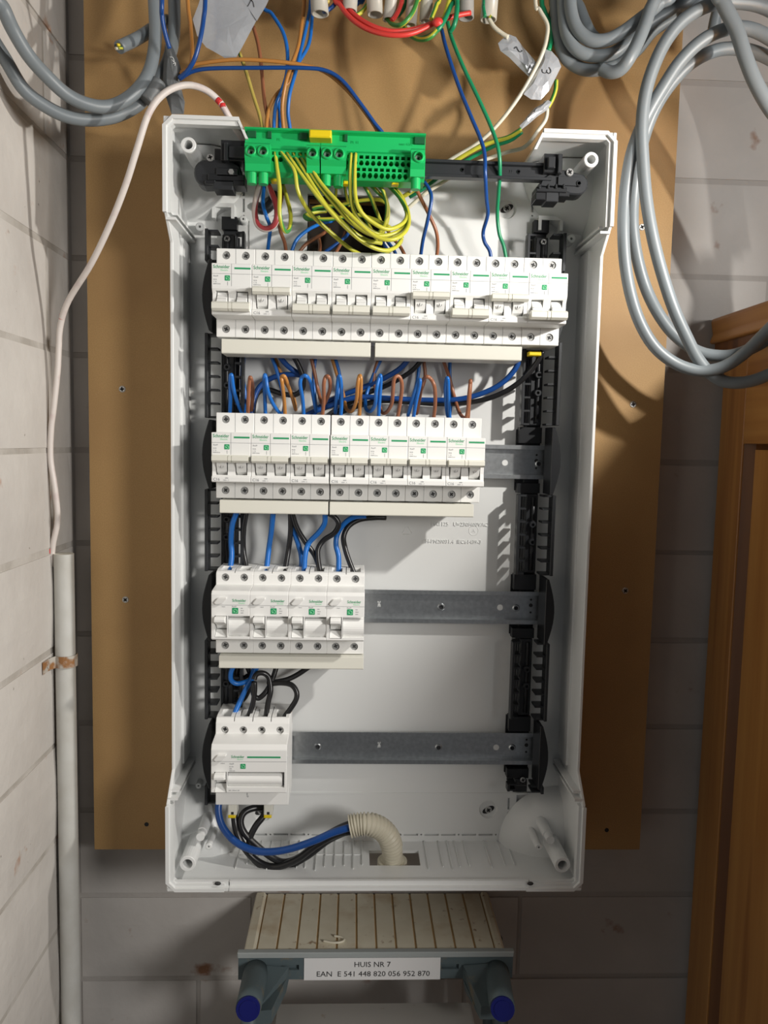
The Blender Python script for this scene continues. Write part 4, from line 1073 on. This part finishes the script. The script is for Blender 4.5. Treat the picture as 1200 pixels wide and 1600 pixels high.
C12 = [
 (M_brown, [(387, 656), (388, 625), (390, 594), (392, 591), (395, 605), (394, 630), (392, 650)], (770, 742, 740, 768, 785)),
 (M_orange, [(446, 656), (444, 625), (441, 600), (440, 589), (445, 589), (451, 605), (457, 622), (462, 640), (458, 620), (440, 585), (428, 556)], (770, 740, 738, 765, 790, 788)),
 (M_brown, [(503, 656), (506, 625), (506, 600), (509, 589), (514, 590), (516, 605), (511, 622), (504, 632), (497, 610), (492, 585), (486, 558)], (770, 742, 740, 765, 788, 785)),
 (M_orange, [(561, 657), (563, 625), (564, 595), (562, 587), (559, 600), (557, 625), (550, 642), (541, 638), (536, 615), (528, 590), (519, 560)], (770, 740, 740, 768, 788, 788)),
 (M_brown, [(620, 658), (626, 625), (628, 600), (623, 588), (616, 592), (614, 610), (612, 630), (604, 644), (596, 643), (590, 620), (584, 590), (591, 562)], (770, 742, 740, 768, 788, 788)),
 (M_brown, [(677, 658), (680, 630), (679, 605), (673, 592), (666, 589), (660, 597), (656, 620), (651, 646), (655, 620), (664, 590), (662, 563)], (770, 742, 740, 768, 790, 788)),
 (M_brown, [(731, 659), (733, 630), (735, 600), (735, 596), (733, 615), (731, 640), (727, 653), (718, 645), (710, 620), (702, 590), (693, 564)], (770, 742, 742, 755, 785, 788)),
]
for i, (m_, p, d) in enumerate(B12): lp('blue jumper, %s blue loop from the left above the second row' % o9[i], m_, p, d)
nm = {id(M_brown): 'brown', id(M_orange): 'orange-brown'}
for i, (m_, p, d) in enumerate(C12):
    c = 'brown' if m_ == M_brown else 'orange-brown'
    lp('%s jumper, %s of the brown loops from the left above the second row' % (c, o9[i]), m_, p, d)
GK = 'thick feeder wires between the rows'
def fd(lab, m_, pts, ds, r=2.7): return wire('feeder_wire', lab, depths(pts, ds), r, m_, GK, n=10)
fd('thick blue feeder sweeping under the top row to its right end', M_blued, [(812, 556), (806, 575), (785, 598), (755, 614), (715, 624), (660, 625), (600, 622), (555, 621), (515, 634), (480, 648), (455, 668)], (770, 775, 785, 785, 780))
fd('thick black feeder sweeping lowest under the top row to its right end', M_black, [(848, 548), (838, 568), (815, 594), (785, 614), (745, 627), (700, 631), (650, 629), (600, 626), (560, 634), (525, 648), (500, 668)], (765, 772, 785, 788, 785))
fd('thick blue feeder crossing behind the middle loops', M_blued, [(640, 560), (622, 578), (590, 596), (560, 608), (525, 622), (495, 640), (478, 668)], (775, 788, 792, 788))
fd('thick black feeder crossing behind the middle loops', M_black, [(660, 562), (640, 582), (605, 602), (570, 616), (540, 634), (515, 655), (508, 668)], (778, 790, 794, 788), r=2.5)
fd('thick blue feeder arching left behind the first loops', M_blued, [(474, 587), (455, 585), (432, 588), (412, 598), (400, 614), (394, 640), (392, 668)], (788, 785, 780))
fd('thick blue feeder dropping right out of the top row', M_blued, [(434, 552), (444, 566), (455, 576), (472, 587)], (772, 788))
fd('black feeder dropping from the top row then swinging left', M_black, [(456, 552), (466, 570), (474, 592), (472, 608), (460, 617), (440, 615), (420, 609), (405, 612), (397, 630), (394, 668)], (772, 785, 792, 788))
fd('short dark feeder at the far left under the top row', M_blued, [(381, 552), (378, 585), (379, 620), (382, 668)], (790, 792), r=1.9)

fd('blue feeder, first of the bunch between second and third rows', M_blue, [(370, 800), (363, 820), (361, 845), (362, 868), (359, 895), (359, 903)], (765, 775, 762))
fd('black feeder beside the first blue one above the third row', M_black, [(385, 800), (381, 825), (380, 850), (382, 872), (387, 896), (388, 904)], (768, 778, 762))
fd('blue feeder falling straight to the second third-row breaker', M_blue, [(427, 800), (424, 830), (420, 858), (416, 893), (415, 903)], (765, 775, 762))
fd('black feeder falling straight beside it', M_black, [(454, 800), (454, 830), (451, 858), (445, 893), (443, 904)], (765, 775, 762))
fd('blue feeder of the crossing pair, coming from upper left', M_blue, [(454, 800), (459, 828), (466, 850), (471, 870), (471, 895), (471, 904)], (768, 778, 764))
fd('black feeder slanting right through the crossing', M_black, [(456, 800), (464, 825), (478, 848), (492, 868), (499, 888), (500, 904)], (764, 772, 762))
fd('blue feeder of the crossing pair, coming from upper right', M_blue, [(508, 802), (507, 818), (498, 832), (483, 848), (477, 866), (475, 895), (475, 905)], (764, 768, 762))
fd('black feeder bulging right before the fourth breaker', M_black, [(513, 802), (524, 809), (529, 820), (522, 833), (506, 844), (497, 858), (497, 875), (500, 893), (501, 905)], (766, 770, 762))
fd('blue feeder curving in from the right to the last third-row breaker', M_blue, [(572, 806), (553, 808), (538, 818), (527, 835), (525, 852), (529, 870), (529, 895), (529, 905)], (775, 775, 762))
fd('black feeder curving in from the far right under the bus cover', M_black, [(603, 809), (585, 809), (562, 812), (545, 822), (537, 838), (539, 856), (546, 878), (553, 896), (555, 906)], (785, 775, 762))
fd('blue feeder looping out of the third row', M_blue, [(366, 1040), (361, 1050), (361, 1062), (369, 1068), (382, 1066), (392, 1060), (398, 1040)], (762, 768, 775), r=2.4)
fd('blue feeder slanting down into the main switch', M_blue, [(402, 1040), (395, 1058), (385, 1075), (376, 1094), (367, 1114), (364, 1128)], (772, 768, 755), r=2.7)
fd('black feeder behind the blue ones above the main switch', M_black, [(386, 1040), (391, 1055), (391, 1072), (384, 1088), (376, 1098), (372, 1110)], (775, 785, 785), r=2.5)
fd('short black feeder curling behind the blue loop', M_black, [(373, 1040), (371, 1055), (378, 1060), (388, 1055)], (782, 785), r=2.3)
fd('black feeder of the main switch ending in a round loop', M_black, [(397, 1062), (399, 1056), (404, 1052), (412, 1052), (419, 1057), (422, 1066), (423, 1080), (419, 1098), (416, 1118), (415, 1128)], (760, 765, 755))
fd('black feeder curving right through the round loop', M_black, [(433, 1038), (428, 1055), (421, 1072), (412, 1085), (403, 1091), (396, 1084), (397, 1066), (398, 1078), (395, 1100), (389, 1118), (388, 1128)], (772, 762, 760, 755))
fd('black feeder running off right under the third row cover', M_black, [(483, 1042), (465, 1054), (448, 1062), (428, 1066), (418, 1068)], (782, 770))
fd('black feeder bowing right into the last pole of the main switch', M_black, [(425, 1068), (440, 1067), (455, 1070), (463, 1080), (463, 1092), (455, 1106), (445, 1120), (442, 1130)], (765, 760, 755))

# main supply wires and corrugated conduit
GM = 'main supply wires at the bottom of the enclosure'
def mw(lab, m_, pts, ds, r): return wire('supply_wire', lab, depths(pts, ds), r, m_, GM, n=12)
mw('thick blue supply wire bowing over the black ones', M_blued, [(344, 1245), (341, 1266), (347, 1290), (364, 1312), (388, 1326), (415, 1331), (450, 1327), (490, 1314), (520, 1301), (553, 1291)], (765, 752, 742, 735, 740), 3.6)
mw('black supply wire from the left ferrule, dipping lowest', M_black, [(366, 1256), (367, 1285), (373, 1308), (390, 1335), (412, 1351), (435, 1354), (465, 1342), (495, 1320), (525, 1304), (553, 1298)], (765, 752, 748, 742, 742), 3.6)
mw('black supply wire looping from under the main switch', M_black, [(412, 1262), (395, 1263), (381, 1270), (376, 1285), (383, 1303), (402, 1322), (425, 1340), (445, 1347), (470, 1338), (500, 1312), (530, 1294), (553, 1285)], (770, 758, 752, 748, 748), 3.4)
mw('black supply wire from the right ferrule, bending back left', M_black, [(416, 1258), (412, 1274), (400, 1290), (391, 1308), (390, 1326), (398, 1344), (420, 1358), (445, 1356), (480, 1338), (515, 1312), (553, 1295)], (768, 756, 750, 752, 748), 3.3)
for px, lab in ((364, 'left'), (420, 'right')):
    u = U(px, 1268, 757)
    f = empty('wire_ferrule', (u[0], 757, u[2]), 'cream wire ferrule with yellow tip under the main switch, %s one of two' % lab, 'ferrule')
    MB().px(px - 8, 1255, px + 6, 1274, 752, 764, .8).build('sleeve', M_cream, f); MB().px(px - 8, 1274, px + 4, 1279, 753, 764, .8).build('tip', M_yellow, f); MB().px(px - 3, 1269, px + 1, 1273, 751.6, 753, .2).build('slot', M_hole, f)
path = depths([(547, 1291), (562, 1288), (578, 1288), (594, 1294), (606, 1306), (612, 1322), (613, 1338), (613, 1352), (613, 1368)], (744, 744, 750, 762, 768))
cp = [U(*p) for p in path]
rf = lambda i, n: 1.0 + (.085 * (1 if (i % 4) < 2 else -1)) * (1 if i < n * .62 else .15)
cdt = empty('corrugated_conduit', U(613, 1345, 768), 'cream corrugated conduit bending up through the bottom of the enclosure', 'conduit')
MB().tube(cp, 10.6, n=22, sub=14, cap=False, radf=rf).build('corrugated_hose', M_corr, cdt)
u = U(613, 1340, 768)
MB().cyl((u[0], 768), 15.5, ZB - 8, ZB + .5, 26, axis='z').build('collar', M_corr, cdt, bevel=.8)
MB().cyl((u[0], 768), 12.5, ZB, ZB + 5, 26, r2=11.3, axis='z').build('collar_ring', M_corr, cdt)
MB().tube([(cp[0][0] + 1.5, cp[0][1], cp[0][2] - .1), (cp[0][0] + 2.5, cp[0][1], cp[0][2] - .1)], 9.4, n=18).build('hose_shadow_plug', M_hole, cdt, label='dark disc standing for the shade inside the hose mouth')  # dark disc added in the mouth, paints the shade inside the hose

# ================================================================== cables around the enclosure
def cable(lab, pts, ds, r=5.6, m_=None, grp=None, n=16, name='grey_cable'): return wire(name, lab, depths(pts, ds), r, m_ or M_greyc, grp, cat='cable', n=n, sub=8)
GA = 'grey cable loops hanging at the upper left'
cable('outer grey cable loop at the upper left, front of the two', [(-110, -300), (-95, -150), (-62, -45), (-35, 20), (-12, 60), (8, 92), (36, 138), (68, 164), (105, 182), (145, 187), (185, 180), (220, 160), (240, 132), (262, 96), (272, 50), (272, -30)], (640, 655, 690, 720, 745, 760), grp=GA)
cable('inner grey cable loop at the upper left, rising in front of the tape', [(-15, -30), (6, 15), (20, 46), (44, 86), (72, 118), (105, 148), (140, 164), (172, 166), (202, 152), (226, 126), (238, 95), (243, 50), (240, -30)], (625, 650, 690, 715, 730, 740), grp=GA)
st = cable('cut grey cable end pointing left, yellow and white cores showing', [(262, 32), (240, 44), (215, 60), (186, 74)], (765, 745, 722), r=5.4, grp=GA)
u = U(183, 75, 720)
for k, (dx, dz, m_) in enumerate(((0, 1.6, M_yellow), (1.4, -.9, M_yg), (-1.2, -1.4, M_white), (-1.7, .8, M_black))):
    MB().tube([(u[0] + dx + 3, 721, u[2] + dz + 1.5), (u[0] + dx + .3, 718.5, u[2] + dz + .3)], 1.25, n=8).build('core', m_, st)
MB().tube([U(*p) for p in depths([(248, 128), (240, 142), (228, 158)], (732, 728))], 6.6, n=14).build('tape_band', M_taped, label='dark tape band round the grey cable loops at the upper left', cat='tape')
GB2 = 'grey cable loops hanging at the upper middle right'
cable('lowest of the bunched grey loops at the top right', [(868, -30), (869, 20), (872, 58), (884, 90), (908, 107), (935, 109), (965, 101), (995, 78), (1020, 48), (1058, 22), (1100, -15)], (740, 735, 728, 722, 715), grp=GB2)
cable('middle of the bunched grey loops at the top right', [(880, -30), (881, 20), (886, 54), (902, 78), (928, 87), (960, 82), (990, 58), (1020, 34), (1050, 15), (1085, -20)], (728, 722, 718, 712), grp=GB2)
cable('topmost of the bunched grey loops at the top right', [(893, -30), (891, 8), (900, 42), (920, 61), (945, 63), (970, 52), (1000, 30), (1030, 6), (1055, -25)], (722, 716, 708, 704), grp=GB2)
cable('grey cable end folding under the bunched loops', [(1026, -25), (1014, 20), (1000, 58), (984, 90), (970, 108), (955, 113), (940, 108)], (698, 696, 712), grp=GB2)
cable('straight grey cable slanting behind the bunched loops', [(892, -25), (905, 15), (920, 50), (930, 62)], (755, 748), r=6, grp=GB2)
GC2 = 'long grey cable loops hanging at the right'
cable('front grey loop, straightest of the long loops at the right', [(1330, 330), (1318, 210), (1290, 110), (1245, 44), (1200, 14), (1160, 4), (1115, 6), (1072, 28), (1042, 62), (1021, 105), (1008, 150), (1003, 200), (1005, 255), (1010, 312), (1020, 370), (1034, 425), (1052, 480), (1072, 525), (1094, 566), (1122, 592), (1155, 598), (1195, 588), (1240, 560), (1290, 490), (1322, 400), (1330, 325)], (675, 690, 690, 700, 712, 716, 720, 700, 660), grp=GC2)
cable('outermost grey loop reaching lowest at the right', [(1340, 320), (1322, 220), (1290, 145), (1245, 92), (1200, 58), (1165, 44), (1130, 47), (1095, 65), (1063, 96), (1037, 135), (1013, 176), (994, 218), (983, 258), (976, 310), (974, 360), (977, 412), (986, 462), (1001, 506), (1024, 543), (1056, 568), (1092, 579), (1128, 574), (1163, 552), (1200, 516), (1245, 470), (1300, 400), (1340, 315)], (660, 680, 690, 705, 725, 728, 722, 700, 650), grp=GC2)
cable('innermost grey loop at the right, just behind the other two', [(1320, 330), (1305, 240), (1280, 165), (1240, 118), (1200, 90), (1160, 77), (1122, 78), (1085, 95), (1056, 122), (1030, 158), (1011, 200), (998, 250), (990, 305), (989, 355), (996, 404), (1010, 452), (1030, 492), (1055, 524), (1088, 548), (1122, 556), (1155, 552), (1200, 530), (1248, 490), (1295, 420), (1320, 325)], (690, 700, 708, 722, 742, 746, 735, 712, 675), grp=GC2)
cable('grey cable strand falling across the loops at the right edge', [(1118, -30), (1130, 5), (1150, 45), (1164, 88), (1180, 128), (1204, 170), (1240, 215), (1290, 300), (1345, 430), (1400, 700)], (675, 668, 655), r=6.0, grp=GC2)
cable('pale grey cable stub at the top right, behind the loops', [(1130, -30), (1124, 5), (1118, 30), (1112, 60)], (760, 770), r=5.5, grp=GC2)

# white cable, conduit and clip by the left wall
wc = wire('white_cable', 'white cable rising from the wall conduit and arching into the enclosure', [(80, 885, 790), (83, 850, 788), (90, 812, 786), (86, 764, 784), (79, 716, 784), (80, 670, 782), (84, 637, 780), (90, 580, 778), (92, 540, 776), (95, 506, 772), (108, 468, 762), (143, 411, 740), (174, 346, 722), (197, 287, 710), (214, 233, 702), (233, 176, 698), (258, 145, 700), (290, 133, 706), (320, 140, 712), (343, 159, 718), (358, 183, 724), (372, 207, 732), (392, 235, 745)], 2.9, M_whitesh, None, cat='cable', n=12)
for p, lab in (((97, 500, 771), 0), ((78, 864, 789), 0), ((340, 156, 717), 0), ((348, 163, 719), 0), ((84, 760, 784), 0)):
    k = {97: (2, -9), 78: (1, -7), 340: (5, 5), 348: (1, 5), 84: (0, -3)}[p[0]]
    a = U(*p); b_ = U(p[0] + k[0], p[1] + k[1], p[2])
    MB().tube([(a[0] - .2, a[1] - .7, a[2]), (b_[0] - .2, b_[1] - .7, b_[2])], 2.75 if p[0] != 84 else 1.2, n=10).build('red_paint_mark', M_redpaint, wc)
cp0 = U(85, 868, 785); cp1 = U(107, 1600, 785)
pc = empty('wall_conduit', (-289, 785, -1000), 'thick painted plastic conduit standing in the corner along the left wall', 'conduit')
mb = MB(); top_z = U(85, 866, 785)[2]
vs = []; n = 24
mb.tube([(-292.5, 790, -1010), (-292.5, 790, -600), (-292.3, 789.5, -300), (-292.5, 790, top_z)], 9.8, n=24, sub=4, cap=False)
mb.build('pipe', M_conduit, pc)
MB().ring((0, 0), 9.9, 8.6, 0, 1, 24, 12)
rg = MB(); rg.cyl((-292.5, 790), 9.8, top_z - 1, top_z, 24, axis='z'); rg.build('pipe_mouth', M_cream, pc)
bz = U(85, 1035, 780)[2]
cb = empty('pipe_clip', (-292, 785, bz), 'rust-stained metal clip strapping the conduit to the left wall', 'pipe clip')
mb = MB()
pts = [(-303, 774)] + [(-292.5 + 11.2 * math.cos(t), 790 + 11.2 * math.sin(t)) for t in [math.radians(a) for a in range(-130, 80, 15)]]
for p, q in zip(pts, pts[1:]):
    mb.box(0, 1, 0, 1, 0, 1) if False else mb.prism([(p[0], p[1]), (q[0], q[1]), (q[0] + .9 * (1 if True else 0), q[1] - .9), (p[0] + .9, p[1] - .9)], 'z', bz - 6, bz + 6)
mb.build('strap', M_rust, cb)
MB().box(-303, -301.8, 758, 776, bz - 6, bz + 6).build('foot', M_rust, cb)
MB().cyl((767, bz), 2.2, -301.8, -300.6, 10, axis='X').build('nail', M_rust, cb)

# ================================================================== pine cabinet at the right
CXF = 401.0
cab = empty('pine_cabinet', (CXF + 200, 560, -1500), 'orange pine cabinet with a panelled side and jutting cornice, at the right edge', 'cabinet')
zc1 = 141; zc0 = 114
MB().prism([(386, zc0 + 2), (389, zc0 + 10), (386.5, zc1 - 3), (388, zc1), (900, zc1), (900, zc0), (388, zc0)], 'D', 282, 846).build('cornice', M_piney, cab, bevel=.8)
MB().box(391, 398, 300, 843, 103, 114).build('cornice_moulding', M_groove, cab)
MB().box(CXF, CXF + 18, 789, 840, -1500, 103).build('stile', M_pine, cab, bevel=.8)
MB().box(CXF, CXF + 18, 300, 350, -1500, 103).build('stile', M_pine, cab, bevel=.8)
MB().box(CXF + .2, CXF + 18, 350, 789, 6, 103).build('top_rail', M_piney, cab, bevel=.6)
MB().box(CXF + 11, CXF + 15, 340, 800, -1400, 20).build('panel_recess', M_groove, cab)
MB().prism([(CXF + 11, 778), (CXF + 3, 768), (CXF + 3, 370), (CXF + 11, 360)], 'z', -1390, 0).build('raised_panel', M_pine, cab)
MB().prism([(CXF + 2, 789), (CXF + 11, 789), (CXF + 11, 782)], 'z', -1400, 6).build('panel_moulding', M_groove, cab)
MB().box(CXF + 18, 900, 300, 840, -1500, -1490).box(CXF + 18, 900, 282, 300, -1500, 103).build('carcass', M_pine, cab)
u = U(1085, 1592, 700)
# ================================================================== step stool under the enclosure
H = -517.0
stl = empty('step_stool', (35, 790, -1500), 'folding step with grooved beige top, blue-grey handles and blue caps, under the enclosure', 'step stool')
xa, xb = U(381, 1486, 745)[0], U(790, 1486, 745)[0]
MB().box(xa + 4, xb - 6, 746, 846, H - 8, H - 1.2).build('base_plate', M_mdfe, stl)
n = 12; pw = (xb - xa - 22) / n
for k in range(n):
    X = xa + 12 + k * pw
    MB().prism([(X + .9, H - 1.4), (X + 1.4, H), (X + pw - 1.4, H), (X + pw - .9, H - 1.4)], 'D', 745.5, 846).build('slat', M_platf, stl)
MB().prism([(xa - .5, H - 2), (xa + 1, H + 1.5), (xa + 9, H + 2), (xa + 12, H - 1.5)], 'D', 745.5, 846).build('side_moulding', M_platf, stl)
MB().prism([(xb - 10, H - 1.5), (xb - 8, H + 2), (xb - 3, H + 1.5), (xb, H - 2)], 'D', 745.5, 846).build('side_moulding', M_platf, stl)
xl, xr = U(371, 1488, 742)[0], U(803, 1488, 742)[0]
MB().bbox(xl, xr, 740, 746, H - 4, H + 2, .8).build('front_edge', mat('pale_grey_edge', (.33, .36, .36), .5), stl)
ct = MB()
for px in (453, 703): X = U(px, 1520, 741)[0]; ct.box(X - 9, X + 9, 730, 744.5, H - 17, H - 11.5)
MB().box(xl + 1, xr - 1, 741, 747, H - 27, H - 4).build('cross_bar', M_bgrey, stl, cut=ct)
sl_ = MB().px(475, 1497, 688, 1531, 740.2, 740.8, .02)
lb = empty('paper_sticker', U(580, 1530, 740), 'white paper sticker reading HUIS NR 7 on the step stool crossbar', 'sticker')
sl_.build('paper', M_paper, lb)
u1 = U(553, 1511, 740); u2 = U(494, 1526, 740)
MB().text('HUIS NR 7', 7.9, u1[0], u1[2], 740.05, sx=1.03).build('printed_text', M_inkblk, lb)
MB().text('EAN  E 541 448 820 056 952 870', 7.9, u2[0], u2[2], 740.05, sx=1.07).build('printed_text', M_inkblk, lb)
for sgn, px, pc_ in ((1, 390, 388), (-1, 783, 785)):
    a = U(400 if sgn > 0 else 776, 1520, 738); b_ = U(pc_, 1575, 672)
    d = Vector(b_) - Vector(a)
    MB().tube([a, tuple(Vector(a) + d * .5), b_], 12.0, n=20, sub=2, radf=lambda i, n: 1.06 - .10 * i / n).build('handle_tube', M_bgrey, stl)
    e0 = Vector(b_); dn = d.normalized()
    MB().tube([tuple(e0 - dn * 1), tuple(e0 + dn * 2.5)], 11.0, n=24, sub=1).build('end_cap', M_capblue, stl, label='dark blue round cap')
    MB().tube([tuple(e0 + dn * 2.4), tuple(e0 + dn * 3.2)], 8.0, n=24, sub=1).build('cap_disc', M_capblue, stl)
    # sloping gusset towards the middle
    p = [U(x, y, D) for x, y, D in (((408, 1508, 739), (451, 1511, 739), (447, 1530, 735), (424, 1578, 690), (400, 1580, 690)) if sgn > 0 else ((768, 1505, 739), (724, 1508, 739), (728, 1528, 735), (752, 1572, 690), (776, 1572, 690)))]
    mb = MB(); q = [(v[0], v[1] + 3, v[2] - 16) for v in p]
    nn = len(p); mb.add(p + q, [tuple(range(nn)), tuple(reversed(range(nn, 2 * nn)))] + [(k, nn + k, nn + (k + 1) % nn, (k + 1) % nn) for k in range(nn)])
    mb.build('gusset', M_bgrey, stl)
    u = U(388 if sgn > 0 else 790, 1538, 703); MB().cyl((u[0], u[2]), 1.3, u[1] - 9.5, u[1] - 6, 10).build('rivet', M_hole, stl)
for X in (xl + 12, xr - 12):
    MB().tube([(X, 750, H - 20), (X, 700, -1000), (X, 640, -1495)], 9, n=12, sub=2).build('leg', M_bgrey, stl)
    MB().tube([(X, 780, H - 10), (X, 830, -1000), (X, 845, -1495)], 8, n=12, sub=2).build('leg', M_bgrey, stl)
# lower step
ua, ub = U(437, 1572, 705), U(735, 1572, 705)
tz = U(586, 1570, 748)[2]
MB().bbox(ua[0] - 8, ub[0] + 8, 560, 750, tz - 30, tz, 5).build('lower_tread', M_tread, stl, label='scuffed pale grey lower tread')
# curl of cable sheath on the platform
ring = [U(505, 1476, 760), U(520, 1480, 757), U(533, 1478, 758), U(538, 1470, 762), U(533, 1464, 766), U(522, 1462, 768)]
ring = [(p[0], p[1], H + 1.2) for p in ring]
MB().tube(ring, 1.2, n=8).build('sheath_curl', M_white, label='curled cream strip of cable sheath lying on the step', cat='offcut')
